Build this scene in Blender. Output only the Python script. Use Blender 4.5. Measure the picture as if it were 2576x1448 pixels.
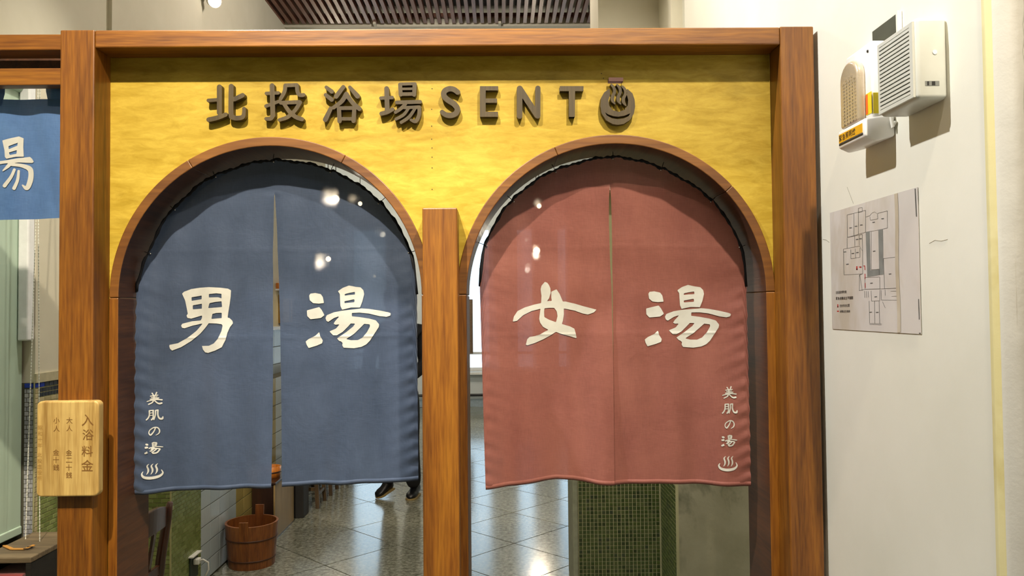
import bpy, math, random
import numpy as np
from mathutils import Matrix, Vector

for _o in list(bpy.data.objects):
    bpy.data.objects.remove(_o)
scene = bpy.context.scene
col = scene.collection
random.seed(7)

# ------------------------------------------------------------------ camera
W, H = 2576, 1448
LENS = 27.0
F = LENS / 36.0 * W
EYE = Vector((0.0, 0.0, 1.55))
YAW, PITCH, ROLL = map(math.radians, (0.8, 1.6, 0.55))
fwd = Vector((math.sin(YAW) * math.cos(PITCH), math.cos(YAW) * math.cos(PITCH), math.sin(PITCH)))
_r = Vector((math.cos(YAW), -math.sin(YAW), 0))
_u = _r.cross(fwd)
cam_r = math.cos(ROLL) * _r - math.sin(ROLL) * _u
cam_u = math.sin(ROLL) * _r + math.cos(ROLL) * _u
cam = bpy.data.cameras.new('camera')
cam.lens = LENS
cam.sensor_width = 36.0
cam.sensor_fit = 'HORIZONTAL'
cam.clip_start = 0.02
cam_o = bpy.data.objects.new('camera', cam)
col.objects.link(cam_o)
cam_o.matrix_world = Matrix(((cam_r.x, cam_u.x, -fwd.x, EYE.x), (cam_r.y, cam_u.y, -fwd.y, EYE.y),
                             (cam_r.z, cam_u.z, -fwd.z, EYE.z), (0, 0, 0, 1)))
scene.camera = cam_o


def at(px, py, Y=None, X=None, Z=None):
    """Point of the place seen at a photograph pixel, at a known depth / wall plane / height."""
    px, py = float(px), float(py)
    d = fwd + ((px - W / 2) / F) * cam_r - ((py - H / 2) / F) * cam_u
    t = Y / d.y if Y is not None else (X / d.x if X is not None else (Z - EYE.z) / d.z)
    return EYE + t * d


# ------------------------------------------------------------------ world, lights, exposure
world = bpy.data.worlds.new('world')
scene.world = world
world.use_nodes = True
bg = world.node_tree.nodes['Background']
bg.inputs[0].default_value = (0.72, 0.88, 1.0, 1)
bg.inputs[1].default_value = 3.6

scene.view_settings.view_transform = 'Standard'
scene.view_settings.look = 'None'
scene.view_settings.exposure = -0.22
scene.view_settings.gamma = 1.0
scene.view_settings.use_curve_mapping = False
scene.cycles.max_bounces = 8
scene.cycles.diffuse_bounces = 5
scene.cycles.transparent_max_bounces = 16
scene.cycles.sample_clamp_indirect = 6.0

CEIL = 4.3


def spot(name, loc, target, watts, angle, blend, colour, size=0.04):
    l = bpy.data.lights.new(name, 'SPOT')
    l.energy = watts
    l.spot_size = math.radians(angle)
    l.spot_blend = blend
    l.color = colour
    l.shadow_soft_size = size
    o = bpy.data.objects.new(name, l)
    col.objects.link(o)
    o.location = loc
    o.rotation_euler = (Vector(target) - Vector(loc)).to_track_quat('-Z', 'Y').to_euler()
    return o


def point(name, loc, watts, colour, size=0.06):
    l = bpy.data.lights.new(name, 'POINT')
    l.energy = watts
    l.color = colour
    l.shadow_soft_size = size
    o = bpy.data.objects.new(name, l)
    col.objects.link(o)
    o.location = loc
    return o


def area(name, loc, target, sx, sy, watts, colour, portal=False):
    l = bpy.data.lights.new(name, 'AREA')
    l.shape = 'RECTANGLE'
    l.size, l.size_y = sx, sy
    l.energy = watts
    l.color = colour
    if portal:
        l.cycles.is_portal = True
    o = bpy.data.objects.new(name, l)
    col.objects.link(o)
    o.location = loc
    o.rotation_euler = (Vector(target) - Vector(loc)).to_track_quat('-Z', 'Y').to_euler()
    return o


WARM = (1.0, 0.86, 0.66)
# ceiling spots of the front room
spot('ceiling_or_fill_spot', (-0.80, 0.02, 4.2), (-0.98, 2.3, 1.65), 1020, 60, 1.0, WARM, 0.035)
spot('ceiling_or_fill_spot', (0.80, 0.25, 4.2), (0.05, 2.4, 0.85), 680, 52, 0.9, WARM, 0.05)
spot('ceiling_or_fill_spot', (-1.20, 1.75, 4.15), (0.95, 1.62, 1.45), 520, 92, 0.7, (1.0, 0.985, 0.95), 0.035)
# unseen lamps beyond the partition, placed to brighten the side bay and back room
spot('ceiling_or_fill_spot', (-1.1, 2.9, 4.2), (-1.75, 3.6, 0.9), 260, 50, 0.8, (1.0, 0.92, 0.78), 0.04)
spot('ceiling_or_fill_spot', (0.35, 3.1, 4.2), (0.75, 3.9, 0.5), 230, 76, 0.9, (1.0, 0.92, 0.78), 0.04)  # fill spot added to lift the dark mosaic and plaster
point('fill_lamp', (-0.5, 5.0, 4.02), 85, (1.0, 0.92, 0.8), 0.12)  # fill light added for the upper walls, out of view
# unseen fill panel added in the front room behind the camera
area('fill_panel', (0.6, -1.4, 4.22), (0.6, -1.4, 0), 1.2, 0.6, 30, (1.0, 0.93, 0.82))
WINDOWS = [(-2.42, -1.82), (-0.66, -0.16), (0.22, 0.54), (0.88, 1.30)]
BACK_Y = 12.37
for _a, _b in WINDOWS:
    area('window_daylight', ((_a + _b) / 2, BACK_Y + 0.16, 1.73), ((_a + _b) / 2, 0, 1.73), _b - _a, 2.34, 1, (1, 1, 1), True)


# ------------------------------------------------------------------ materials
def srgb(h):
    h = h.lstrip('#')
    c = [int(h[i:i + 2], 16) / 255 for i in (0, 2, 4)]
    return tuple((v / 12.92 if v <= 0.04045 else ((v + 0.055) / 1.055) ** 2.4) for v in c) + (1.0,)


class NT:
    def __init__(self, name):
        self.m = bpy.data.materials.new(name)
        self.m.use_nodes = True
        self.n = self.m.node_tree.nodes
        self.l = self.m.node_tree.links
        self.b = self.n['Principled BSDF']
        self.out = self.n['Material Output']

    def add(self, t, **kw):
        n = self.n.new(t)
        for k, v in kw.items():
            setattr(n, k, v)
        return n

    def link(self, a, b):
        self.l.new(a, b)

    def coords(self, scale=(1, 1, 1), kind='Object'):
        tc = self.add('ShaderNodeTexCoord')
        mp = self.add('ShaderNodeMapping')
        mp.inputs['Scale'].default_value = scale
        self.link(tc.outputs[kind], mp.inputs['Vector'])
        return mp.outputs['Vector']

    def pos(self, scale=(1, 1, 1)):
        g = self.add('ShaderNodeNewGeometry')
        mp = self.add('ShaderNodeMapping')
        mp.inputs['Scale'].default_value = scale
        self.link(g.outputs['Position'], mp.inputs['Vector'])
        return mp.outputs['Vector']

    def noise(self, vec, scale=5, detail=3, rough=0.5, dist=0.0):
        n = self.add('ShaderNodeTexNoise')
        n.inputs['Scale'].default_value = scale
        n.inputs['Detail'].default_value = detail
        n.inputs['Roughness'].default_value = rough
        n.inputs['Distortion'].default_value = dist
        self.link(vec, n.inputs['Vector'])
        return n.outputs['Fac']

    def ramp(self, fac, stops):
        r = self.add('ShaderNodeValToRGB')
        e = r.color_ramp.elements
        while len(e) < len(stops):
            e.new(0.5)
        for i, (p, c) in enumerate(stops):
            e[i].position = p
            e[i].color = c if len(c) == 4 else tuple(c) + (1,)
        self.link(fac, r.inputs['Fac'])
        return r.outputs['Color']

    def mix(self, fac, a, b, mode='MIX'):
        m = self.add('ShaderNodeMix', data_type='RGBA', blend_type=mode)
        for s, v in ((m.inputs[0], fac), (m.inputs[6], a), (m.inputs[7], b)):
            if hasattr(v, 'is_linked'):
                self.link(v, s)
            else:
                s.default_value = v
        return m.outputs[2]

    def bump(self, height, strength=0.2, dist=0.01):
        b = self.add('ShaderNodeBump')
        b.inputs['Strength'].default_value = strength
        b.inputs['Distance'].default_value = dist
        self.link(height, b.inputs['Height'])
        self.link(b.outputs['Normal'], self.b.inputs['Normal'])

    def set(self, **kw):
        for k, v in kw.items():
            s = self.b.inputs[k.replace('_', ' ')]
            if hasattr(v, 'is_linked'):
                self.link(v, s)
            else:
                s.default_value = v
        return self.m


def m_plain(name, c, rough=0.5, metal=0.0, var=0.12, scale=30, coat=0.0):
    t = NT(name)
    c = srgb(c) if isinstance(c, str) else c
    f = t.noise(t.pos(), scale, 3)
    lo = tuple(v * (1 - var) for v in c[:3])
    hi = tuple(min(1, v * (1 + var)) for v in c[:3])
    t.set(Base_Color=t.ramp(f, [(0.3, lo), (0.7, hi)]), Roughness=rough, Metallic=metal)
    if coat:
        t.set(Coat_Weight=coat, Coat_Roughness=0.15)
    return t.m


def m_wood(name, dark, mid, light, axis='z', rough=0.38, coat=0.25, grain=1.0, blotch=2.5):
    t = NT(name)
    k = {'x': (0.06, 1, 1), 'y': (1, 0.06, 1), 'z': (1, 1, 0.06)}[axis]
    f1 = t.noise(t.pos(tuple(v * 22 * grain for v in k)), 1.0, 4, 0.6, 0.6)
    f2 = t.noise(t.pos(tuple(v * 150 * grain for v in k)), 1.0, 2, 0.6)
    f3 = t.noise(t.pos((1, 1, 1)), blotch, 3, 0.55)
    c = t.ramp(f1, [(0.3, srgb(dark)), (0.5, srgb(mid)), (0.72, srgb(light))])
    c = t.mix(0.35, c, t.ramp(f2, [(0.35, srgb(dark)), (0.65, srgb(light))]))
    c = t.mix(t.ramp(f3, [(0.45, (0, 0, 0)), (0.75, (0.55, 0.55, 0.55))]), c, srgb(dark))
    t.set(Base_Color=c, Roughness=rough, Coat_Weight=coat, Coat_Roughness=0.2)
    t.bump(f2, 0.12, 0.002)
    return t.m


def m_fabric(name, c, c2, trans=0.22, see=0.045, sheen=0.25):
    t = NT(name)
    f = t.noise(t.pos((1, 1, 0.5)), 7, 4, 0.6)
    wz = t.noise(t.pos((40, 40, 900)), 1, 1)
    wx = t.noise(t.pos((900, 40, 40)), 1, 1)
    base = t.ramp(f, [(0.3, srgb(c)), (0.7, srgb(c2))])
    base = t.mix(0.18, base, t.mix(0.5, t.ramp(wz, [(0.3, (0, 0, 0)), (0.7, srgb(c2))]), t.ramp(wx, [(0.3, (0, 0, 0)), (0.7, srgb(c2))])))
    t.set(Base_Color=base, Roughness=0.62, Sheen_Weight=sheen, Sheen_Roughness=0.5)
    t.b.inputs['Specular IOR Level'].default_value = 0.25
    crease = t.noise(t.pos((1, 1, 1)), 9, 4, 0.62, 0.5)
    t.bump(t.mix(0.9, t.mix(0.5, wz, wx), crease), 0.30, 0.012)
    tr = t.add('ShaderNodeBsdfTranslucent')
    t.link(base, tr.inputs['Color'])
    tp = t.add('ShaderNodeBsdfTransparent')
    rf = t.add('ShaderNodeBsdfRefraction')
    rf.inputs['IOR'].default_value = 1.05
    rf.inputs['Roughness'].default_value = 0.3
    m1 = t.add('ShaderNodeMixShader')
    m1.inputs[0].default_value = trans
    t.link(t.b.outputs[0], m1.inputs[1])
    t.link(tr.outputs[0], m1.inputs[2])
    m3 = t.add('ShaderNodeMixShader')
    m3.inputs[0].default_value = see * 0.16
    t.link(m1.outputs[0], m3.inputs[1])
    t.link(rf.outputs[0], m3.inputs[2])
    m2 = t.add('ShaderNodeMixShader')
    m2.inputs[0].default_value = see * 0.25
    t.link(m3.outputs[0], m2.inputs[1])
    t.link(tp.outputs[0], m2.inputs[2])
    t.link(m2.outputs[0], t.out.inputs['Surface'])
    return t.m


def m_plaster(name, c, c2, rough=0.85, bump=0.15, stain=None, scale=2.0):
    t = NT(name)
    f = t.noise(t.pos(), scale, 5, 0.6)
    g = t.noise(t.pos(), 60, 3, 0.6)
    base = t.ramp(f, [(0.3, srgb(c)), (0.7, srgb(c2))])
    if stain:
        s = t.noise(t.pos((1, 1, 0.6)), 3.1, 5, 0.65, 0.4)
        base = t.mix(t.ramp(s, [(0.5, (0, 0, 0)), (0.66, (0.85, 0.85, 0.85))]), base, srgb(stain))
    t.set(Base_Color=base, Roughness=rough)
    t.bump(g, bump, 0.004)
    return t.m


def m_random(name, cols, rough=0.3, island=False, bump=0.0):
    """Tile glaze: each piece takes its own shade."""
    t = NT(name)
    if island:
        r = t.add('ShaderNodeNewGeometry').outputs['Random Per Island']
    else:
        r = t.add('ShaderNodeObjectInfo').outputs['Random']
    c = t.ramp(r, [(i / max(1, len(cols) - 1), srgb(v)) for i, v in enumerate(cols)])
    n = t.noise(t.pos(), 45, 3)
    c = t.mix(0.18, c, t.ramp(n, [(0.3, srgb(cols[0])), (0.7, srgb(cols[-1]))]))
    t.set(Base_Color=c, Roughness=rough)
    if bump:
        t.bump(t.noise(t.pos(), 120, 2), bump, 0.002)
    return t.m


def m_terrazzo(name):
    t = NT(name)
    r = t.add('ShaderNodeObjectInfo').outputs['Random']
    v1 = t.add('ShaderNodeTexVoronoi')
    v1.inputs['Scale'].default_value = 48
    t.link(t.pos(), v1.inputs['Vector'])
    n1 = t.noise(t.pos(), 38, 4, 0.7)
    n2 = t.noise(t.pos(), 5, 3, 0.5)
    c = t.ramp(n1, [(0.38, srgb('#23251c')), (0.46, srgb('#5d5f50')), (0.55, srgb('#86877a')), (0.68, srgb('#b0afa3'))])
    c = t.mix(0.15, c, t.ramp(v1.outputs['Distance'], [(0.1, srgb('#4b4d41')), (0.5, srgb('#b3b2a4'))]))
    c = t.mix(0.22, c, t.ramp(n2, [(0.3, srgb('#61644f')), (0.7, srgb('#8f8f80'))]))
    c = t.mix(0.2, c, t.ramp(r, [(0.0, srgb('#55574a')), (1.0, srgb('#9c9c8e'))]))
    t.set(Base_Color=c, Roughness=t.ramp(n1, [(0.3, (0.12,) * 3), (0.7, (0.18,) * 3)]))
    return t.m


def m_emit(name, c, strength):
    t = NT(name)
    e = t.add('ShaderNodeEmission')
    e.inputs[0].default_value = srgb(c)
    e.inputs[1].default_value = strength
    t.link(e.outputs[0], t.out.inputs['Surface'])
    return t.m


def m_glass(name, tint='#f4fbff', gloss=0.08):
    t = NT(name)
    tp = t.add('ShaderNodeBsdfTransparent')
    tp.inputs[0].default_value = srgb(tint)
    gl = t.add('ShaderNodeBsdfGlossy')
    gl.inputs['Roughness'].default_value = 0.03
    mx = t.add('ShaderNodeMixShader')
    mx.inputs[0].default_value = gloss
    t.link(tp.outputs[0], mx.inputs[1])
    t.link(gl.outputs[0], mx.inputs[2])
    t.link(mx.outputs[0], t.out.inputs['Surface'])
    return t.m


def m_panel(name):
    t = NT(name)
    a = t.noise(t.pos((1.0, 1, 2.6)), 3.2, 5, 0.6, 0.8)
    b = t.noise(t.pos((2.4, 1, 9)), 5.0, 4, 0.65, 0.6)
    s = t.noise(t.pos((1, 1, 1)), 55, 3, 0.6)
    c = t.ramp(a, [(0.3, srgb('#957a14')), (0.5, srgb('#b09124')), (0.72, srgb('#c4a93e'))])
    c = t.mix(0.45, c, t.ramp(b, [(0.3, srgb('#8c7410')), (0.7, srgb('#cdb64e'))]))
    t.set(Base_Color=c, Roughness=0.5)
    t.b.inputs['Specular IOR Level'].default_value = 0.35
    t.bump(t.mix(0.5, b, s), 0.16, 0.004)
    return t.m


M = {}
M['wood_z'] = m_wood('varnished_wood_upright', '#4e2907', '#7a4811', '#97631b', 'z', 0.45, 0.12)
M['wood_x'] = m_wood('varnished_wood_beam', '#4e2907', '#7a4811', '#97631b', 'x', 0.45, 0.12)
M['wood_arch'] = m_wood('varnished_wood_bent', '#4c2a0a', '#734715', '#8a5b20', 'x', 0.5, 0.08, 0.5)
M['reveal'] = m_wood('shade_dark_lining', '#2e1a0e', '#4a2a15', '#5d381e', 'y', 0.55, 0.05)  # same wood, its colour darkened for the shade inside the arches
M['panel'] = m_panel('yellow_ochre_paint')
M['letter'] = m_wood('dark_stained_wood', '#2e2410', '#43361a', '#524423', 'z', 0.55, 0.1)
M['letter_red'] = m_plain('dark_red_brown_wood', '#4a2013', 0.5)
M['blue'] = m_fabric('indigo_cotton', '#37465f', '#485772')
M['blue2'] = m_fabric('mid_blue_cotton', '#41669f', '#5a80b6')
M['red'] = m_fabric('madder_red_cotton', '#844d45', '#965d52')
M['binding'] = m_plain('black_binding', '#0c0f18', 0.8)
M['print'] = m_plain('white_fabric_paint', '#b9bab4', 0.6, var=0.05, scale=40)
M['metal'] = m_plain('bright_pin_metal', '#d9d9d9', 0.25, 0.9)
M['wire'] = m_plain('dark_wire', '#2a2320', 0.5, 0.6)
M['white_wall'] = m_plaster('white_wall_paint', '#dfddd0', '#e9e7dc', 0.75, 0.05)
M['beige_wall'] = m_plaster('beige_wall_paint', '#c9c3ae', '#d5cfbc', 0.8, 0.05)
M['ceiling'] = m_plaster('ceiling_paint', '#d6d1c2', '#dedacc', 0.85, 0.04)
M['far_wall'] = m_plaster('pale_blue_wall_paint', '#c9d2da', '#d6dde2', 0.8, 0.04)
M['plaster'] = m_plaster('stained_grey_plaster', '#7d795f', '#97937a', 0.9, 0.2, '#3f432c', 3.0)
M['grout'] = m_plaster('sandy_grout', '#8f8c68', '#a7a37c', 0.9, 0.2)
M['grout_dark'] = m_plaster('dark_grout', '#4b4a3c', '#5c5a49', 0.9, 0.2)
M['floor'] = m_terrazzo('polished_terrazzo')
M['joint'] = m_plain('floor_joint', '#6b6c5e', 0.6)
GREEN = ['#2c3a17', '#3d4f1f', '#4d5f2a', '#5d6b35', '#34402a', '#54582e']
M['mosaic'] = m_random('dark_green_mosaic', ['#2b3618', '#3a491e', '#4b5826', '#424f29', '#565f33', '#333d28'], 0.35)
M['mosaic_i'] = m_random('dark_green_mosaic_rest', ['#2b3618', '#3a491e', '#4b5826', '#424f29', '#565f33', '#333d28'], 0.35, True)
M['green'] = m_random('olive_green_tile', ['#66733a', '#737f44', '#7f8a50', '#8a945c', '#6c7840'], 0.3)
M['green_i'] = m_random('olive_green_tile_rest', ['#66733a', '#737f44', '#7f8a50', '#8a945c', '#6c7840'], 0.3, True)
M['grey_tile'] = m_random('grey_mosaic', ['#8d8f98', '#a2a3aa', '#b7b6bb', '#7e8088'], 0.35)
M['white_tile'] = m_random('pale_blue_white_tile', ['#a9b6bb', '#b5c0c4', '#bfc8ca'], 0.2)
M['cream_tile'] = m_random('cream_tile', ['#b7ab84', '#c6ba95', '#a69a73'], 0.35)
M['ochre_tile'] = m_random('ochre_tile', ['#9b8a4f', '#a8965b', '#8b7c47'], 0.25)
M['blue_tile'] = m_random('cobalt_tile', ['#12309c', '#1a3db4', '#0d2680'], 0.2)
M['navy_tile'] = m_random('navy_tile', ['#20283a', '#2c3340', '#3a3f45'], 0.25)


# ------------------------------------------------------------------ mesh helpers
class B:
    def __init__(self):
        self.v, self.f = [], []

    def _add(self, vs, fs):
        n = len(self.v)
        self.v += [tuple(p) for p in vs]
        self.f += [tuple(i + n for i in f) for f in fs]
        return self

    def box(self, x0, x1, y0, y1, z0, z1):
        p = [(x, y, z) for x in (x0, x1) for y in (y0, y1) for z in (z0, z1)]
        return self._add(p, [(0, 1, 3, 2), (4, 6, 7, 5), (0, 4, 5, 1), (2, 3, 7, 6), (0, 2, 6, 4), (1, 5, 7, 3)])

    def obox(self, c, hx, hy, hz, m=None):
        m = m or Matrix.Identity(3)
        p = [Vector(c) + m @ Vector((x, y, z)) for x in (-hx, hx) for y in (-hy, hy) for z in (-hz, hz)]
        return self._add(p, [(0, 1, 3, 2), (4, 6, 7, 5), (0, 4, 5, 1), (2, 3, 7, 6), (0, 2, 6, 4), (1, 5, 7, 3)])

    def beam(self, p0, p1, w, h, up=(0, 0, 1), w1=None, h1=None):
        p0, p1 = Vector(p0), Vector(p1)
        d = (p1 - p0).normalized()
        s = d.cross(Vector(up))
        s = s.normalized() if s.length > 1e-6 else Vector((1, 0, 0))
        u = s.cross(d)
        w1, h1 = w1 or w, h1 or h
        p = []
        for q, a, b in ((p0, w / 2, h / 2), (p1, w1 / 2, h1 / 2)):
            p += [q - s * a - u * b, q + s * a - u * b, q + s * a + u * b, q - s * a + u * b]
        return self._add(p, [(0, 3, 2, 1), (4, 5, 6, 7), (0, 1, 5, 4), (1, 2, 6, 5), (2, 3, 7, 6), (3, 0, 4, 7)])

    def tube(self, pts, r, seg=8, cap=True):
        pts = [Vector(p) for p in pts]
        rs = r if isinstance(r, (list, tuple)) else [r] * len(pts)
        base = len(self.v)
        ref = None
        for i, p in enumerate(pts):
            d = (pts[min(i + 1, len(pts) - 1)] - pts[max(i - 1, 0)]).normalized()
            if ref is None:
                ref = d.cross(Vector((0, 0, 1)))
                if ref.length < 1e-3:
                    ref = d.cross(Vector((1, 0, 0)))
            a = (ref - d * ref.dot(d)).normalized()
            ref = a
            b = d.cross(a)
            for k in range(seg):
                t = 2 * math.pi * k / seg
                self.v.append(tuple(p + rs[i] * (math.cos(t) * a + math.sin(t) * b)))
        for i in range(len(pts) - 1):
            for k in range(seg):
                k2 = (k + 1) % seg
                self.f.append((base + i * seg + k, base + i * seg + k2, base + (i + 1) * seg + k2, base + (i + 1) * seg + k))
        if cap:
            self.f.append(tuple(base + k for k in range(seg))[::-1])
            self.f.append(tuple(base + (len(pts) - 1) * seg + k for k in range(seg)))
        return self

    def lathe(self, prof, c, seg=24, axis='z', cap=True):
        base = len(self.v)
        for r, h in prof:
            for k in range(seg):
                t = 2 * math.pi * k / seg
                a, b = r * math.cos(t), r * math.sin(t)
                o = {'z': (a, b, h), 'y': (a, h, b), 'x': (h, a, b)}[axis]
                self.v.append((c[0] + o[0], c[1] + o[1], c[2] + o[2]))
        for i in range(len(prof) - 1):
            for k in range(seg):
                k2 = (k + 1) % seg
                self.f.append((base + i * seg + k, base + i * seg + k2, base + (i + 1) * seg + k2, base + (i + 1) * seg + k))
        if cap:
            self.f.append(tuple(base + k for k in range(seg))[::-1])
            self.f.append(tuple(base + (len(prof) - 1) * seg + k for k in range(seg)))
        return self

    def prism(self, pts, fn, d0, d1):
        """pts: outline (u,v); fn(u,v,d) -> world point; extruded from d0 to d1."""
        n = len(pts)
        vs = [fn(u, v, d0) for u, v in pts] + [fn(u, v, d1) for u, v in pts]
        fs = [tuple(range(n)), tuple(range(2 * n - 1, n - 1, -1))]
        fs += [(i, n + i, n + (i + 1) % n, (i + 1) % n) for i in range(n)]
        return self._add(vs, fs)

    def quad(self, a, b, c, d):
        return self._add([a, b, c, d], [(0, 1, 2, 3)])

    def build(self, name, mat, parent=None, bevel=0.0, smooth=False, seg=2):
        me = bpy.data.meshes.new(name)
        me.from_pydata(self.v, [], self.f)
        me.update()
        return link(name, me, mat, parent, bevel, smooth, seg)


def link(name, me, mat, parent=None, bevel=0.0, smooth=False, seg=2):
    if mat is not None:
        me.materials.append(M[mat] if isinstance(mat, str) else mat)
    if smooth:
        me.polygons.foreach_set('use_smooth', [True] * len(me.polygons))
    o = bpy.data.objects.new(name, me)
    col.objects.link(o)
    if parent is not None:
        adopt(o, parent)
    if bevel:
        b = o.modifiers.new('bevel', 'BEVEL')
        b.width = bevel
        b.segments = seg
        b.limit_method = 'ANGLE'
    return o


def wmat(o):
    m = Matrix.LocRotScale(o.location, o.rotation_euler, o.scale)
    return (wmat(o.parent) @ o.matrix_parent_inverse @ m) if o.parent else m


def adopt(o, parent):
    o.parent = parent
    o.matrix_parent_inverse = wmat(parent).inverted()


def thing(name, label, cat, loc, group=None):
    o = bpy.data.objects.new(name, None)
    o.empty_display_size = 0.05
    col.objects.link(o)
    o.location = loc
    return tag(o, label, cat, group)


def tag(o, label=None, cat=None, group=None, kind=None):
    for k, v in (('label', label), ('category', cat), ('group', group), ('kind', kind)):
        if v:
            o[k] = v
    return o


def struct(o, label=None):
    o['kind'] = 'structure'
    if label:
        o['label'] = label
    return o


def copy_tree(src, offset, label=None):
    r = src.copy()
    col.objects.link(r)
    r.location = Vector(src.location) + Vector(offset)
    if label:
        r['label'] = label
    for ch in list(src.children):
        c = ch.copy()
        col.objects.link(c)
        c.parent = r
        c.matrix_parent_inverse = ch.matrix_parent_inverse.copy()
        for g in list(ch.children):
            d = g.copy()
            col.objects.link(d)
            d.parent = c
            d.matrix_parent_inverse = g.matrix_parent_inverse.copy()
    return r


# ---- outline shapes from strokes and polygons (signed distance -> clean filled mesh)
def sd_poly(X, Y, pts):
    p = np.array(pts, float)
    d = np.full(X.shape, 1e18)
    s = np.ones(X.shape)
    n = len(p)
    j = n - 1
    for i in range(n):
        ex, ey = p[j] - p[i]
        wx, wy = X - p[i, 0], Y - p[i, 1]
        t = np.clip((wx * ex + wy * ey) / max(ex * ex + ey * ey, 1e-12), 0, 1)
        bx, by = wx - ex * t, wy - ey * t
        d = np.minimum(d, bx * bx + by * by)
        c1, c2, c3 = Y >= p[i, 1], Y < p[j, 1], ex * wy > ey * wx
        flip = (c1 & c2 & c3) | (~c1 & ~c2 & ~c3)
        s = np.where(flip, -s, s)
        j = i
    return s * np.sqrt(d)


def sd_stroke(X, Y, pts):
    d = np.full(X.shape, 1e18)
    for (x0, y0, r0), (x1, y1, r1) in zip(pts[:-1], pts[1:]):
        ex, ey = x1 - x0, y1 - y0
        t = np.clip(((X - x0) * ex + (Y - y0) * ey) / max(ex * ex + ey * ey, 1e-12), 0, 1)
        d = np.minimum(d, np.hypot(X - x0 - ex * t, Y - y0 - ey * t) - (r0 + (r1 - r0) * t))
    return d


def smooth_line(pts, k=6):
    """Catmull-Rom through (x,y,r)."""
    if len(pts) < 3:
        return pts
    P = [pts[0]] + list(pts) + [pts[-1]]
    out = []
    for i in range(1, len(P) - 2):
        a, b, c, d = (np.array(P[i + q], float) for q in (-1, 0, 1, 2))
        for s in range(k):
            t = s / k
            out.append(tuple(0.5 * (2 * b + (c - a) * t + (2 * a - 5 * b + 4 * c - d) * t * t + (3 * b - a - 3 * c + d) * t ** 3)))
    out.append(tuple(P[-2]))
    return out


def shape(polys=(), holes=(), strokes=(), r=None, n=90, round_=0.0):
    """returns (verts2d, faces, boundary edges)"""
    ss = []
    for s in strokes:
        if r is not None and len(s[0]) == 2:
            s = [(x, y, r) for x, y in s]
        ss.append(smooth_line(s))
    xs = [p[0] for q in polys for p in q] + [p[0] + e * p[2] for q in ss for p in q for e in (-1, 1)]
    ys = [p[1] for q in polys for p in q] + [p[1] + e * p[2] for q in ss for p in q for e in (-1, 1)]
    x0, x1, y0, y1 = min(xs), max(xs), min(ys), max(ys)
    h = max(x1 - x0, y1 - y0) / n
    gx = np.arange(x0 - 1.5 * h, x1 + 2.5 * h, h)
    gy = np.arange(y0 - 1.5 * h, y1 + 2.5 * h, h)
    X, Y = np.meshgrid(gx, gy)
    D = np.full(X.shape, 1e9)
    for q in polys:
        D = np.minimum(D, sd_poly(X, Y, q))
    for q in ss:
        D = np.minimum(D, sd_stroke(X, Y, q))
    for q in holes:
        D = np.maximum(D, -sd_poly(X, Y, q))
    D -= round_
    D = np.where(np.abs(D) < 1e-6 * h, 1e-6 * h, D)
    ins = D < 0
    act = ins[:-1, :-1] | ins[1:, :-1] | ins[:-1, 1:] | ins[1:, 1:]
    V, idx, faces, edges = [], {}, [], []

    def gv(j, i):
        k = (j, i)
        if k not in idx:
            idx[k] = len(V)
            V.append((float(gx[i]), float(gy[j])))
        return idx[k]

    def cv(a, b):
        k = (a, b) if a < b else (b, a)
        if k not in idx:
            da, db = D[k[0]], D[k[1]]
            t = da / (da - db)
            idx[k] = len(V)
            (ja, ia), (jb, ib) = k
            V.append((float(gx[ia] + (gx[ib] - gx[ia]) * t), float(gy[ja] + (gy[jb] - gy[ja]) * t)))
        return idx[k]

    for j, i in zip(*np.nonzero(act)):
        j, i = int(j), int(i)
        c = [(j, i), (j, i + 1), (j + 1, i + 1), (j + 1, i)]
        f, cross = [], []
        for q in range(4):
            a, b = c[q], c[(q + 1) % 4]
            if ins[a]:
                f.append(gv(*a))
            if ins[a] != ins[b]:
                v = cv(a, b)
                f.append(v)
                cross.append((v, bool(ins[a])))
        if len(f) >= 3:
            faces.append(tuple(f))
        for q, (v, leaving) in enumerate(cross):
            if leaving:
                edges.append((v, cross[(q + 1) % len(cross)][0]))
    return V, faces, edges


def solid_shape(s, fn, d0, d1):
    """fn(x,y,d) -> world; front at d0 (towards the viewer), back at d1."""
    V, Fc, E = s
    n = len(V)
    b = B()
    b.v = [tuple(fn(x, y, d0)) for x, y in V] + [tuple(fn(x, y, d1)) for x, y in V]
    b.f = list(Fc) + [tuple(i + n for i in f[::-1]) for f in Fc] + [(a, a + n, c + n, c) for a, c in E]
    return b


def flat_shape(s, fn):
    V, Fc, E = s
    b = B()
    b.v = [tuple(fn(x, y)) for x, y in V]
    b.f = list(Fc)
    return b


_FONT = {}


def char_mesh(ch):
    """(verts2d, faces) of a character from the built-in font, centred in a unit box, y down."""
    if ch not in _FONT:
        cu = bpy.data.curves.new('glyph', 'FONT')
        cu.body = ch
        cu.size = 1.0
        cu.resolution_u = 3
        cu.offset = 0.007
        o = bpy.data.objects.new('glyph', cu)
        col.objects.link(o)
        dg = bpy.context.evaluated_depsgraph_get()
        me = bpy.data.meshes.new_from_object(o.evaluated_get(dg))
        v = [(p.co.x, p.co.y) for p in me.vertices]
        f = [tuple(p.vertices) for p in me.polygons]
        bpy.data.objects.remove(o)
        bpy.data.curves.remove(cu)
        bpy.data.meshes.remove(me)
        if v:
            cx = (min(p[0] for p in v) + max(p[0] for p in v)) / 2
            cy = (min(p[1] for p in v) + max(p[1] for p in v)) / 2
            k = max(max(p[0] for p in v) - min(p[0] for p in v), max(p[1] for p in v) - min(p[1] for p in v))
            v = [((p[0] - cx) / k, -(p[1] - cy) / k) for p in v]
        _FONT[ch] = (v, f)
    return _FONT[ch]


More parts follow.
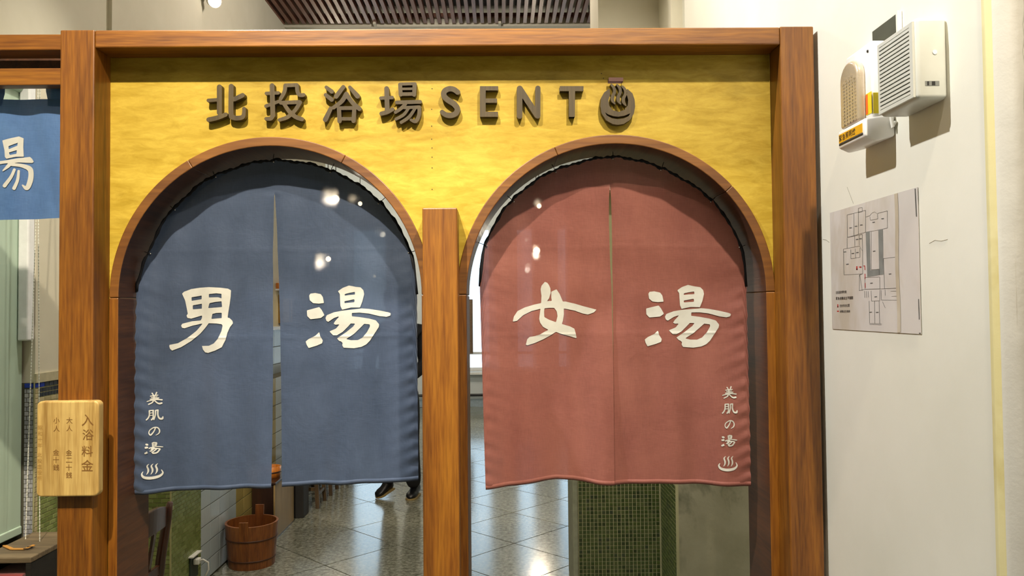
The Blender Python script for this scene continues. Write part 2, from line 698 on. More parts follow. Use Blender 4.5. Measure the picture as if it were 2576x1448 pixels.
# ------------------------------------------------------------------ the setting
XL, XW = -1.96, 0.945          # left wall, right wall
TW = -1.719                    # face of the low tiled wall
WALL_END = 1.468

struct(B().box(-3.4, 4.2, -3.2, 13, -0.12, -0.006).build('floor', 'joint'), 'polished speckled terrazzo floor laid in diagonal tiles')
floor_o = bpy.data.objects['floor']
struct(B().box(-3.4, 4.2, -3.2, 13, CEIL, CEIL + 0.1).build('ceiling', 'ceiling'))
# left wall with a window recess for the roller blind
b = B()
b.box(XL - 0.3, XL, -3.2, 1.2, 0, CEIL)
b.box(XL - 0.3, XL, 3.26, 8.6, 0, CEIL)
b.box(XL - 0.3, XL, 1.2, 3.26, 2.6, CEIL)
b.box(XL - 0.3, XL, 1.2, 3.26, 0, 0.52)
b.box(XL - 0.3, XL - 0.18, 1.2, 3.26, 0.52, 2.6)
b.box(XL - 0.01, XL + 0.02, 3.84, 5.0, 2.3, CEIL)
struct(b.build('wall_left', 'beige_wall'), 'beige plastered wall beyond the partition')
struct(B().box(-3.4, -3.2, 8.6, 12.4, 0, CEIL).box(-3.4, XL - 0.3, 8.5, 8.6, 0, CEIL).build('wall_far_left', 'far_wall'))
# back wall with window openings
b = B()
xe = [-3.4] + [v for w in WINDOWS for v in w] + [4.2]
for a, c in zip(xe[0::2], xe[1::2]):
    b.box(a, c, BACK_Y, BACK_Y + 0.2, 0, CEIL)
for a, c in WINDOWS:
    b.box(a, c, BACK_Y, BACK_Y + 0.2, 0, 0.56).box(a, c, BACK_Y, BACK_Y + 0.2, 2.9, CEIL)
struct(b.build('wall_back', 'far_wall'), 'pale far wall with tall bright windows')
struct(B().box(4.0, 4.2, 3.9, 12.6, 0, CEIL).build('wall_far_right', 'far_wall'))
# right wall running towards the viewer, its stained corner and the return
struct(B().box(1.42, 1.6, 2.4, 3.91, 0, CEIL).box(XW + 0.25, 1.6, 2.3, 2.45, 0, CEIL).build('wall_inner_right', 'beige_wall'))
struct(B().box(XW, XW + 0.25, WALL_END, 2.45, 0, CEIL).box(XW, XW + 0.25, 2.45, 3.9, 2.25, CEIL).build('wall_right', 'white_wall'), 'white painted wall beside the wooden frame')
struct(B().box(0.886, 4.2, 3.9, 4.2, 2.2, CEIL).build('wall_upper_back', 'beige_wall'))
struct(B().box(0.886, 4.2, 3.9, 4.2, 0, 2.2).build('wall_plaster', 'plaster'), 'stained grey-green bare plaster wall')
struct(B().box(XW + 0.25, 3.6, 1.43, 1.6, 0, CEIL).build('wall_return', m_plaster('grey_wall_paint', '#a8a294', '#b3ad9f')))
struct(B().box(3.5, 3.6, -3.2, 1.5, 0, CEIL).build('wall_side', 'beige_wall'))
struct(B().box(-2.3, 3.6, -3.2, -3.1, 0, CEIL).build('wall_front', 'beige_wall'))

# corner trims at the end of the right wall
M['old_varnish'] = m_plaster('yellowed_corner_paint', '#d9cf98', '#e4dcae', 0.5, 0.1, '#bfae62', 4.0)
M['rough_white'] = m_plaster('rough_white_stucco', '#c9c7bf', '#d8d6ce', 0.7, 0.15)
b = B()
b.prism([(XW - 0.002, WALL_END + 0.006), (XW - 0.002, WALL_END - 0.005), (XW + 0.006, WALL_END - 0.014), (XW + 0.02, WALL_END - 0.014), (XW + 0.02, WALL_END + 0.006)],
        lambda u, v, d: (u, v, d), 0, CEIL)
struct(b.build('trim_1', 'old_varnish', None, 0.002), 'yellowed bead down the wall corner')
rng = random.Random(3)
b = B()
zz = np.linspace(0, CEIL, 160)
ring = []
for z in zz:
    w = 0.004 * math.sin(z * 9) + rng.uniform(-0.002, 0.002)
    ring.append([(XW + 0.005, WALL_END - 0.008), (XW + 0.009, WALL_END - 0.024), (XW + 0.03, WALL_END - 0.028 + w * 0.3),
                 (XW + 0.046 + w, WALL_END - 0.044), (XW + 0.056 + w, WALL_END - 0.034), (XW + 0.058, WALL_END)])
nr = len(ring[0])
for r_, z in zip(ring, zz):
    b.v += [(x, y, z) for x, y in r_]
for i in range(len(zz) - 1):
    for k in range(nr - 1):
        b.f.append((i * nr + k, i * nr + k + 1, (i + 1) * nr + k + 1, (i + 1) * nr + k))
struct(b.build('trim_2', 'rough_white', None, 0, True), 'rough white stucco ridge along the wall corner')

# hairline cracks and a lifted paint flake on the right wall
M['crack'] = m_plain('crack_line', '#8f8a78', 0.9)
wr = bpy.data.objects['wall_right']
for pts_ in ([(2070, 602), (2078, 603), (2086, 609)], [(2131, 470), (2138, 488), (2147, 512)], [(2338, 612), (2352, 604), (2368, 606), (2384, 602)]):
    B().tube([at(x, y, X=XW) for x, y in pts_], 0.0007, 5).build('crack', 'crack', wr)

# windows of the far wall
M['white_paint'] = m_plain('white_gloss_paint', '#e6e8ea', 0.35, var=0.04)
M['brown_paint'] = m_plain('brown_window_paint', '#6b5744', 0.45)
M['glass'] = m_glass('window_glass')
for k, (a, c) in enumerate(WINDOWS):
    y0 = BACK_Y + 0.06
    fr = B()
    t_ = 0.04
    fr.box(a, a + t_, y0, y0 + 0.06, 0.56, 2.9).box(c - t_, c, y0, y0 + 0.06, 0.56, 2.9)
    fr.box(a + t_, c - t_, y0, y0 + 0.06, 0.56, 0.62).box(a + t_, c - t_, y0, y0 + 0.06, 2.84, 2.9)
    fr.box(a + t_, c - t_, y0, y0 + 0.06, 0.83, 0.87)
    wo = struct(fr.build('window_%d' % (k + 1), 'white_paint'), 'tall bright window in the far wall')
    B().box(a + t_, c - t_, y0 + 0.025, y0 + 0.03, 0.62, 0.83).build('pane', 'glass', wo)
    B().box(a + t_, c - t_, y0 + 0.025, y0 + 0.03, 0.87, 2.84).build('pane', 'glass', wo)
    B().box(a - 0.05, c + 0.05, BACK_Y - 0.12, BACK_Y + 0.05, 0.52, 0.56).build('sill', 'white_paint', wo)
struct(B().box(-3.2, 4.0, BACK_Y - 0.02, BACK_Y, 0.0, 0.12).build('baseboard_back', m_plain('grey_blue_skirting', '#9fb0bf', 0.5)))
rail = B().tube([(-3.1, BACK_Y - 0.06, 0.19), (3.9, BACK_Y - 0.06, 0.19)], 0.022, 8)
for x in (-2.8, -1.2, 0.0, 1.6, 3.2):
    rail.box(x - 0.015, x + 0.015, BACK_Y - 0.06, BACK_Y - 0.0, 0.18, 0.20)
tag(rail.build('heating_pipe', m_plain('dark_pipe', '#23262c', 0.4)), 'dark pipe running low along the far window wall', 'pipe')
# brown shutter leaf beside the second window
sh = thing('window_shutter', 'brown wooden shutter beside the bright far window seen past the middle post', 'shutter', (-0.62, BACK_Y - 0.05, 0.85))
B().box(-0.60, -0.46, BACK_Y - 0.06, BACK_Y - 0.03, 0.85, 1.72).build('shutter_frame', 'brown_paint', sh, 0.004)
for k in range(5):
    B().box(-0.58, -0.48, BACK_Y - 0.068, BACK_Y - 0.06, 0.89 + k * 0.165, 1.03 + k * 0.165).build('panel', 'brown_paint', sh, 0.003)

# floor tiles laid diagonally (period measured on the floor)
PER, S0, D0 = 0.775, 3.66, -6.62
e = PER / math.sqrt(2)
tile_me = None
cand = []
for i in range(-8, 24):
    for j in range(-14, 14):
        s, d = S0 + (i + 0.5) * PER, D0 + (j + 0.5) * PER
        x, y = (s + d) / 2, (s - d) / 2
        if -2.3 < x < 3.0 and 2.9 < y < 12.5:
            cand.append((math.hypot(x, y), x, y))
cand.sort()
b = B()
q = e / 2 - 0.0018
b.v = [(-q, -q, -0.006), (q, -q, -0.006), (q, q, -0.006), (-q, q, -0.006), (-q + 0.002, -q + 0.002, 0), (q - 0.002, -q + 0.002, 0), (q - 0.002, q - 0.002, 0), (-q + 0.002, q - 0.002, 0)]
b.f = [(4, 5, 6, 7), (0, 1, 5, 4), (1, 2, 6, 5), (2, 3, 7, 6), (3, 0, 4, 7)]
tile_me = bpy.data.meshes.new('tile')
tile_me.from_pydata(b.v, [], b.f)
tile_me.materials.append(M['floor'])
for _, x, y in cand[:300]:
    o = bpy.data.objects.new('tile', tile_me)
    col.objects.link(o)
    o.location = (x, y, 0)
    o.rotation_euler = (0, 0, math.pi / 4)
    adopt(o, floor_o)


# ---- small wall tiles
def tile_wall(parent, org, ud, vd, nu, nv, pu, pv, mat, imat, gap=0.003, bond=0.0, proud=0.003, limit=300, jitter=0.0, first_rows=None, skip=None):
    org, ud, vd = Vector(org), Vector(ud).normalized(), Vector(vd).normalized()
    nd = ud.cross(vd)
    hu, hv = (pu - gap) / 2, (pv - gap) / 2
    tp = 0.18
    def geo(c, w, out):
        base = len(out.v)
        k0, k1 = 0.0, proud
        i_u, i_v = min(0.0012, w * 0.2), min(0.0012, hv * 0.2)
        for dd, a, bb in ((k0, w, hv), (k1, w - i_u, hv - i_v)):
            for su, sv in ((-1, -1), (1, -1), (1, 1), (-1, 1)):
                out.v.append(tuple(c + ud * su * a + vd * sv * bb + nd * dd))
        for f in ((4, 5, 6, 7), (0, 1, 5, 4), (1, 2, 6, 5), (2, 3, 7, 6), (3, 0, 4, 7)):
            out.f.append(tuple(base + i for i in f))
    shared = B()
    geo(Vector((0, 0, 0)), hu, shared)
    me = bpy.data.meshes.new('tile')
    me.from_pydata(shared.v, [], shared.f)
    me.materials.append(M[mat])
    rest = B()
    rg = random.Random(int(abs(org.x * 1000)) + nu)
    done = 0
    for r in range(nv):
        for c in range(-1 if bond else 0, nu):
            u0, u1 = c * pu + (bond * pu if (r % 2 and bond) else 0), 0
            u1 = u0 + pu
            lo, hi = max(0, u0), min(nu * pu, u1)
            if hi - lo < 0.006 or (skip and skip(r, c)):
                continue
            ctr = org + ud * (lo + hi) / 2 + vd * (r + 0.5) * pv + nd * rg.uniform(0, jitter)
            full = hi - lo > pu - 1e-6
            big = (first_rows is None or r >= first_rows)
            if full and big and done < limit:
                o = bpy.data.objects.new('tile', me)
                col.objects.link(o)
                o.location = ctr
                adopt(o, parent)
                done += 1
            else:
                geo(ctr, (hi - lo - gap) / 2, rest)
    if rest.v:
        o = rest.build('tiles_rest', imat, parent)
        o['kind'] = 'stuff'


# dark mosaic wall on the right (front face, return and pale free end)
mz = B().box(0.39, 0.872, 4.27, 4.57, 0, 2.2).build('wall_mosaic', 'grout')
struct(mz, 'dark green mosaic wall with pale joints below the red curtain')
struct(B().box(0.55, 0.90, 4.2, 4.57, 2.2, CEIL).build('wall_upper_right', 'beige_wall'))
struct(B().box(0.383, 0.412, 4.262, 4.575, 0, 2.2).build('trim_3', m_plain('pale_green_grey_plaster', '#8c8d76', 0.8), None, 0.006), 'pale plaster edge of the mosaic wall')
tile_wall(mz, (0.415, 4.27, 0.05), (1, 0, 0), (0, 0, 1), 21, 28, 0.0214, 0.0214, 'mosaic', 'mosaic_i', 0.0034, 0, 0.002, 294, 0.0004, 13)
mr = B().box(0.872, 0.886, 3.9, 4.28, 0, 2.2).build('wall_mosaic_return', 'grout')
struct(mr)
tile_wall(mr, (0.872, 4.268, 0.05), (0, -1, 0), (0, 0, 1), 17, 28, 0.0214, 0.0214, 'mosaic', 'mosaic_i', 0.0034, 0, 0.002, 0)

# pier and low tiled wall on the left
PY0, PY1 = 4.02, 4.42
pier = struct(B().box(XL - 0.02, TW, PY0, PY1, 0, 1.26).build('wall_pier', 'grout'), 'olive green tiled pier behind the chair')
tile_wall(pier, (TW - 0.225, PY0, 0.03), (1, 0, 0), (0, 0, 1), 5, 28, 0.045, 0.0225, 'green', 'green_i', 0.003, 0.5, 0.003, 75, 0, 3)
tile_wall(pier, (TW, PY0, 0.03), (0, 1, 0), (0, 0, 1), 9, 28, 0.0444, 0.0225, 'green', 'green_i', 0.003, 0.5, 0.003, 220, 0, 3)
struct(B().box(TW - 0.001, TW + 0.006, PY0 - 0.006, PY0 + 0.001, 0, 1.26).build('trim_4', m_plain('cream_corner_bead', '#a5a070', 0.5)))
low = struct(B().box(TW - 0.12, TW - 0.003, PY1, 9.0, 0, 1.05).build('wall_low_tiled', 'grout_dark'), 'low wall of large pale and ochre tiles')
tile_wall(low, (TW - 0.004, PY1 + 0.004, 0.01), (0, 1, 0), (0, 0, 1), 4, 10, 0.145, 0.104, 'white_tile', 'white_tile', 0.004, 0, 0.004)
tile_wall(low, (TW - 0.004, PY1 + 0.584, 0.01), (0, 1, 0), (0, 0, 1), 6, 10, 0.145, 0.104, 'ochre_tile', 'ochre_tile', 0.004, 0, 0.004)
tile_wall(low, (TW - 0.004, PY1 + 1.454, 0.01), (0, 1, 0), (0, 0, 1), 14, 10, 0.2, 0.104, 'white_tile', 'white_tile', 0.004, 0, 0.004)
# white tiled band further along the left wall
band = struct(B().box(XL, XL + 0.01, 5.8, 8.4, 0.95, 1.40).build('wall_tile_band', 'grout_dark'))
tile_wall(band, (XL + 0.01, 5.8, 0.95), (0, 1, 0), (0, 0, 1), 13, 3, 0.2, 0.15, 'white_tile', 'white_tile', 0.004, 0, 0.003)
struct(B().box(XL, XL + 0.09, 5.8, 8.4, 1.40, 1.425).build('trim_5', 'white_paint'))

# window recess of the left wall: grey mosaic jamb, blue border, green wainscot
jm = struct(B().box(XL - 0.16, XL - 0.001, 3.255, 3.262, 0.5, 1.262).build('wall_jamb', 'grout_dark'), 'grey mosaic window jamb with a cobalt border')
J0 = XL - 0.041
tile_wall(jm, (J0, 3.255, 0.56), (1, 0, 0), (0, 0, 1), 2, 36, 0.0195, 0.0188, 'grey_tile', 'grey_tile', 0.002, 0.5, 0.002)
tile_wall(jm, (J0, 3.255, 1.24), (1, 0, 0), (0, 0, 1), 1, 1, 0.039, 0.020, 'blue_tile', 'blue_tile', 0.002, 0, 0.003)
wn = struct(B().box(XL, XL + 0.006, 3.25, 4.02, 0, 1.262).build('wall_wainscot', 'grout'), 'green tiled wainscot of the left wall')
tile_wall(wn, (XL + 0.006, 3.25, 0.56), (0, 1, 0), (0, 0, 1), 1, 33, 0.022, 0.0205, 'cream_tile', 'cream_tile', 0.002, 0, 0.002)
tile_wall(wn, (XL + 0.006, 3.272, 0.56), (0, 1, 0), (0, 0, 1), 8, 28, 0.0444, 0.0205, 'green', 'green_i', 0.003, 0.5, 0.002, 160)
tile_wall(wn, (XL + 0.006, 3.272, 1.135), (0, 1, 0), (0, 0, 1), 8, 1, 0.0444, 0.0205, 'navy_tile', 'navy_tile', 0.003, 0.0, 0.002)
tile_wall(wn, (XL + 0.006, 3.272, 1.157), (0, 1, 0), (0, 0, 1), 8, 2, 0.0444, 0.0205, 'cream_tile', 'cream_tile', 0.003, 0.0, 0.002)
tile_wall(wn, (XL + 0.006, 3.272, 1.199), (0, 1, 0), (0, 0, 1), 16, 2, 0.0222, 0.0195, 'navy_tile', 'navy_tile', 0.003, 0.0, 0.002)
tile_wall(wn, (XL + 0.006, 3.25, 1.24), (0, 1, 0), (0, 0, 1), 2, 1, 0.032, 0.021, 'blue_tile', 'blue_tile', 0.002, 0, 0.003)
tile_wall(wn, (XL + 0.006, 3.314, 1.24), (0, 1, 0), (0, 0, 1), 10, 1, 0.032, 0.021, 'navy_tile', 'navy_tile', 0.002, 0, 0.003)
struct(B().box(XL, XL + 0.012, 3.25, 4.02, 1.262, 1.30).build('trim_6', m_plain('cream_border_paint', '#b9b193', 0.7)))
struct(B().box(XL - 0.045, XL - 0.002, 3.21, 3.256, 1.44, 2.6).build('trim_7', 'white_paint', None, 0.006), 'white painted window casing')
struct(B().box(XL - 0.14, XL + 0.03, 1.2, 3.26, 0.52, 0.55).build('trim_8', m_plain('dark_sill_stone', '#57584a', 0.6)))

# ------------------------------------------------------------------ arched partition
FY, PYF, TRY, BKY = 2.24, 2.333, 2.324, 2.53     # post front, panel face, arch trim front, back of linings
LP0, LP1 = -1.282, -1.182
RP0, RP1 = 0.832, 0.932
HZ0, HZ1 = 2.326, 2.379
ARCH = [(-0.696, 1.597), (0.350, 1.597)]
RO, RI = 0.483, 0.455
part_t = thing('arched_partition', 'yellow partition with two wooden arches in a heavy orange-brown timber frame', 'partition', (-0.175, FY, 0))
o = B().box(LP0, LP1, FY, 2.40, 0, HZ1).build('post', 'wood_z', part_t, 0.004)
o = B().box(RP0, RP1, FY, 2.40, 0, HZ1 + 0.001).build('post', 'wood_z', part_t, 0.004)
B().box(LP1 + 0.0005, RP0 - 0.0005, FY + 0.0008, 2.40, HZ0, HZ1 - 0.0008).build('header_beam', 'wood_x', part_t, 0.004)
tp = at(1108, 522, Y=FY).z
B().box(-0.229, -0.127, FY, PYF - 0.001, 0, tp).build('half_post', 'wood_z', part_t, 0.004)

# panel with two arch openings
xs = [LP1]
for cx, cz in ARCH:
    xs += [cx - RO + 0.008] + [cx + (RO - 0.008) * math.cos(math.pi * (1 - k / 72)) for k in range(1, 72)] + [cx + RO - 0.008]
xs += [RP0]


def low_z(x):
    for cx, cz in ARCH:
        if abs(x - cx) < RO - 0.008 - 1e-9:
            return cz + math.sqrt(max(0, (RO - 0.008) ** 2 - (x - cx) ** 2))
    return None


b = B()
yb = 2.50
for x0, x1 in zip(xs[:-1], xs[1:]):
    xm = (x0 + x1) / 2
    inside = low_z(xm) is not None
    z0 = (low_z(x0) or ARCH[0][1]) if inside else 0.0
    z1 = (low_z(x1) or ARCH[0][1]) if inside else 0.0
    n = len(b.v)
    rows = 8
    for yy in (PYF, yb):
        for k in range(rows + 1):
            t = k / rows
            b.v += [(x0, yy, z0 + (HZ0 + 0.003 - z0) * t), (x1, yy, z1 + (HZ0 + 0.003 - z1) * t)]
    m = 2 * (rows + 1)
    for k in range(rows):
        a = n + 2 * k
        b.f += [(a, a + 1, a + 3, a + 2), (a + m, a + m + 2, a + m + 3, a + m + 1)]
    b.f.append((n, n + m, n + m + 1, n + 1))
b.build('painted_panel', 'panel', part_t)
# nail holes in the panel
for px_, py_ in ((1087, 223), (1086, 275), (1086, 317), (1086, 350), (1087, 372), (1087, 395), (1087, 422), (1087, 476), (1513, 185), (1518, 197)):
    p = at(px_, py_, Y=PYF)
    B().lathe([(0.0016, -0.0006), (0.0012, 0.0)], (p.x, p.y - 0.0002, p.z), 6, 'y').build('nail', 'wire', part_t)

for ai, (cx, cz) in enumerate(ARCH):
    lin = bpy.data.objects.new('arch_lining', None)
    col.objects.link(lin)
    lin.location = (cx, TRY, 0)
    adopt(lin, part_t)
    lin.location = (cx, TRY, 0)
    for s in (-1, 1):
        xa, xb_ = sorted((cx + s * RO, cx + s * RI))
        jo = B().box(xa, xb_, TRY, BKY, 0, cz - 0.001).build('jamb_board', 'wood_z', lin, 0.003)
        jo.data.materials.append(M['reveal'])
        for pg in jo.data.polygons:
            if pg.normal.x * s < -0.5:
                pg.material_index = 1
    N = 64
    cuts = [0, 22, 43, 64] if ai == 0 else [0, 15, 40, 64]
    for c0, c1 in zip(cuts[:-1], cuts[1:]):
        b = B()
        for k in range(c0, c1 + 1):
            t = math.pi * k / N + (0.0005 if k == c0 else (-0.0005 if k == c1 else 0))
            for r_, y in ((RO, TRY), (RI, TRY), (RI, BKY), (RO, BKY)):
                b.v.append((cx + r_ * math.cos(t), y, cz + r_ * math.sin(t)))
        m = c1 - c0
        for k in range(m):
            for q in range(4):
                b.f.append((k * 4 + q, k * 4 + (q + 1) % 4, k * 4 + 4 + (q + 1) % 4, k * 4 + 4 + q))
        b.f += [(0, 3, 2, 1), (m * 4, m * 4 + 1, m * 4 + 2, m * 4 + 3)]
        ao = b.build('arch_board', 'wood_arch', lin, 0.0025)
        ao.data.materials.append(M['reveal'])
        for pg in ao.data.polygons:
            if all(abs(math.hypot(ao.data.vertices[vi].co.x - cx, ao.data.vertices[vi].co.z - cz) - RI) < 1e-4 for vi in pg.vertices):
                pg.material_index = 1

# dark strip standing for the shade in the gap between post and wall
struct(B().box(RP1 + 0.001, XW - 0.001, 2.30, 2.36, 0, 2.2).build('gap_shade_strip', m_plain('gap_shade_brown', '#4a2d14', 0.7)))

# side bay of the partition
sb = thing('side_bay_frame', 'orange timber header with a second rail above the short blue curtain', 'beam', (-1.62, FY, 2.2))
z1_ = at(70, 86, Y=FY + 0.012).z
z0_ = at(70, 126, Y=FY + 0.012).z
B().box(XL + 0.001, LP0 - 0.001, FY + 0.012, 2.33, z0_, z1_).build('header_beam', 'wood_x', sb, 0.003)
rz1, rz0 = at(70, 171, Y=2.258).z, at(70, 214, Y=2.258).z
B().box(XL + 0.001, LP0 - 0.001, 2.258, 2.298, rz0, rz1).build('rail', 'wood_x', sb, 0.003)
B().box(XL + 0.001, LP0 - 0.001, 2.375, 2.395, rz0 + 0.03, z1_).build('back_board', 'reveal', sb)  # dark backing added behind the open gap, standing for its darkness

# ------------------------------------------------------------------ wooden sign characters on the yellow panel
SG = 2576 / 600.0


def sg(ox, oy):
    def f(x, y, d):
        return at(ox + x / SG, oy + y / SG, Y=PYF - 0.0005) + Vector((0, -d, 0))
    return f


LT = 0.021
fA, fB = sg(500, 180), sg(1050, 170)
grp = 'dark wooden characters of the sign on the yellow panel'
signs = [
    ('北', 'first dark wooden sign character on the yellow panel, two separate upright halves', fA, [
        [(250, 188, 27), (250, 462, 27)], [(132, 331, 19), (226, 324, 18)], [(136, 537, 25), (230, 515, 24), (318, 482, 22)],
        [(376, 180, 26), (374, 470, 27), (396, 512, 26), (445, 520, 25), (498, 508, 23), (512, 470, 20), (513, 418, 19)], [(410, 318, 24), (498, 276, 24)]]),
    ('投', 'second dark wooden sign character, with crossing strokes like an X at its foot', fA, [
        [(752, 256, 18), (880, 250, 18)], [(813, 172, 25), (822, 492, 25)], [(822, 490, 24), (800, 524, 22), (748, 527, 18)], [(748, 392, 19), (896, 338, 17)],
        [(955, 170, 20), (1078, 166, 20)], [(955, 172, 21), (946, 238, 21), (906, 312, 20)], [(1080, 168, 20), (1085, 236, 20), (1108, 272, 21), (1150, 272, 20)],
        [(908, 356, 20), (1108, 348, 21)], [(1112, 352, 22), (1065, 430, 21), (985, 506, 21), (892, 540, 18)], [(944, 372, 20), (1000, 452, 22), (1068, 508, 23), (1134, 532, 22)]]),
    ('浴', 'third dark wooden sign character, with three slanting drops at its side', fA, [
        [(1394, 190, 18), (1452, 236, 23)], [(1388, 272, 20), (1452, 322, 23)], [(1442, 418, 22), (1384, 536, 26)],
        [(1576, 188, 22), (1500, 288, 25)], [(1646, 190, 18), (1728, 284, 27)], [(1608, 262, 24), (1560, 340, 23), (1472, 408, 20)], [(1608, 264, 24), (1680, 360, 23), (1748, 420, 24)],
        [(1530, 420, 22), (1536, 552, 23)], [(1534, 414, 20), (1692, 412, 20)], [(1694, 418, 22), (1686, 550, 23)], [(1540, 528, 18), (1688, 528, 18)]]),
    ('場', 'fourth dark wooden sign character, just before the Latin letters', fA, [
        [(2040, 204, 25), (2046, 450, 25)], [(1978, 306, 18), (2100, 300, 18)], [(1984, 472, 22), (2046, 456, 22), (2104, 426, 20)],
        [(2184, 162, 21), (2190, 268, 21)], [(2340, 158, 22), (2334, 270, 21)], [(2184, 156, 16), (2340, 152, 16)], [(2196, 208, 13), (2330, 206, 13)], [(2190, 264, 19), (2334, 262, 19)],
        [(2150, 352, 20), (2398, 346, 20)], [(2240, 372, 18), (2190, 420, 19), (2134, 458, 17)], [(2228, 408, 16), (2388, 402, 18)], [(2390, 404, 20), (2386, 490, 20), (2352, 552, 21), (2300, 540, 14)],
        [(2276, 414, 15), (2220, 486, 17), (2140, 530, 16)], [(2346, 414, 15), (2282, 506, 18), (2196, 566, 17)]]),
    ('S', 'dark wooden letter S of the sign', fB, [
        [(440, 286, 27), (398, 256, 28), (346, 250, 29), (298, 276, 29), (292, 322, 29), (330, 366, 30), (400, 412, 30), (436, 462, 30), (420, 512, 29), (366, 534, 29), (310, 526, 27), (272, 498, 24)]]),
    ('E', 'dark wooden letter E of the sign', fB, None),
    ('N', 'dark wooden letter N of the sign', fB, [[(1102, 248, 30), (1102, 540, 30)], [(1104, 248, 32), (1290, 534, 31)], [(1298, 244, 28), (1296, 538, 29)]]),
    ('T', 'dark wooden letter T of the sign', fB, None),
]
for ch, lab, fn, st in signs:
    if ch == 'E':
        s = shape([[(682, 226), (868, 226), (868, 262), (734, 262), (734, 358), (856, 358), (856, 394), (734, 394), (734, 500), (866, 500), (866, 544), (682, 544)]], round_=5)
    elif ch == 'T':
        s = shape([[(1538, 226), (1780, 226), (1780, 268), (1690, 268), (1688, 545), (1636, 545), (1636, 268), (1538, 268)]], round_=6)
    else:
        s = shape(strokes=st, n=100)
    o = solid_shape(s, fn, LT, 0.0).build('wooden_character' if ord(ch) > 255 else 'wooden_letter', 'letter')
    tag(o, lab, 'letter', grp)
# hot-spring emblem standing for the letter O
em = thing('hot_spring_emblem', 'dark wooden steaming bowl emblem ending the sign, with a short bar above', 'emblem', fB(2150, 630, 0))
ringp = [(2062, 252), (2010, 290), (1976, 350), (1970, 430), (1982, 510), (2030, 585), (2100, 624), (2155, 632), (2215, 622), (2280, 582), (2322, 515), (2336, 440), (2330, 365), (2308, 300), (2256, 254),
         (2250, 300), (2268, 370), (2262, 430), (2225, 478), (2160, 500), (2095, 478), (2058, 430), (2050, 370), (2068, 310)]
cres = [(2003, 488), (2050, 520), (2110, 540), (2160, 545), (2220, 535), (2296, 505), (2270, 545), (2220, 568), (2155, 578), (2090, 568), (2035, 538)]
solid_shape(shape([ringp], [cres], n=110, round_=3), fB, LT, 0.0).build('bowl', 'letter', em)
for dx, dy in ((0, 0), (62, 2), (118, 18)):
    pts = [(2084 + dx, 206 + dy, 11), (2112 + dx, 240 + dy, 15), (2118 + dx, 285 + dy, 16), (2096 + dx, 335 + dy, 17), (2098 + dx, 375 + dy, 17), (2122 + dx, 410 + dy, 7)]
    solid_shape(shape(strokes=[pts], n=60), fB, LT, 0.0).build('steam_curl', 'letter', em)
solid_shape(shape([[(2060, 132), (2206, 132), (2206, 166), (2060, 166)]], round_=5, n=60), fB, LT, 0.0).build('bar', 'letter_red', em)

# ------------------------------------------------------------------ calligraphy outlines (photograph pixels)
KA = 2576 / 620.0


def ka(p):
    return [(400 + x / KA, 690 + y / KA) for x, y in p]


def kb(p):
    return [(1260 + x / SG, 690 + y / SG) for x, y in p]


OTOKO = dict(polys=[ka([(240, 200), (260, 180), (330, 152), (420, 138), (520, 132), (640, 138), (720, 148), (752, 165), (750, 230), (738, 310), (722, 400), (715, 452), (735, 455), (765, 485), (770, 510), (740, 550), (715, 610), (700, 680), (660, 760), (590, 795), (510, 820), (475, 815), (450, 785), (440, 748), (520, 745), (575, 720), (620, 670), (655, 590), (665, 535), (655, 520), (600, 512), (515, 510), (480, 555), (420, 620), (330, 695), (230, 760), (140, 795), (120, 775), (112, 750), (115, 735), (200, 718), (290, 665), (380, 590), (445, 515), (430, 515), (340, 535), (265, 562), (240, 558), (230, 535), (240, 515), (330, 490), (425, 480), (437, 455), (440, 428), (380, 445), (325, 462), (290, 455), (280, 430), (292, 410), (282, 350), (268, 270)])],
             holes=[ka(h) for h in ([(332, 238), (440, 220), (438, 258), (332, 275)], [(342, 322), (440, 305), (437, 357), (342, 365)], [(520, 205), (600, 197), (655, 203), (655, 250), (620, 238), (520, 240)], [(525, 300), (590, 287), (655, 280), (660, 340), (600, 345), (510, 352)], [(555, 412), (600, 402), (655, 400), (655, 455), (545, 465)])])
YU = dict(polys=[ka(p) for p in (
    [(1568, 220), (1580, 200), (1630, 193), (1690, 205), (1712, 235), (1725, 298), (1670, 305), (1610, 300), (1575, 270)],
    [(1545, 375), (1600, 360), (1675, 340), (1700, 370), (1730, 425), (1690, 455), (1580, 468), (1548, 435)],
    [(1530, 700), (1560, 675), (1630, 640), (1670, 600), (1680, 645), (1708, 690), (1700, 720), (1640, 745), (1560, 770), (1540, 735)],
    [(1870, 175), (1920, 140), (1985, 115), (2060, 130), (2110, 135), (2140, 165), (2148, 205), (2130, 280), (2105, 345), (2010, 345), (1915, 368), (1898, 330), (1893, 260), (1890, 205)],
    [(1740, 455), (1755, 425), (1830, 395), (1920, 378), (2010, 368), (2120, 355), (2200, 360), (2300, 375), (2400, 395), (2425, 405), (2420, 430), (2380, 442), (2310, 435), (2200, 408), (2100, 398), (2018, 402), (2018, 437), (2100, 445), (2200, 460), (2270, 478), (2305, 520), (2300, 550), (2255, 620), (2210, 690), (2170, 730), (2120, 755), (2040, 770), (1930, 765), (1915, 740), (1920, 715), (1900, 698), (1885, 695), (1860, 668), (1960, 600), (2030, 545), (2055, 512), (2005, 512), (1980, 540), (1920, 600), (1860, 635), (1820, 635), (1780, 595), (1850, 565), (1890, 520), (1845, 525), (1825, 515), (1840, 490), (1885, 440), (1900, 430), (1830, 455), (1770, 495), (1750, 485)])],
          holes=[ka(p) for p in ([(1940, 205), (1990, 192), (2050, 182), (2050, 210), (1990, 215), (1940, 222)], [(1938, 280), (2045, 258), (2045, 290), (1940, 300)], [(1955, 675), (2040, 620), (2120, 545), (2150, 515), (2210, 520), (2210, 545), (2180, 600), (2130, 660), (2080, 685), (2010, 687)])])
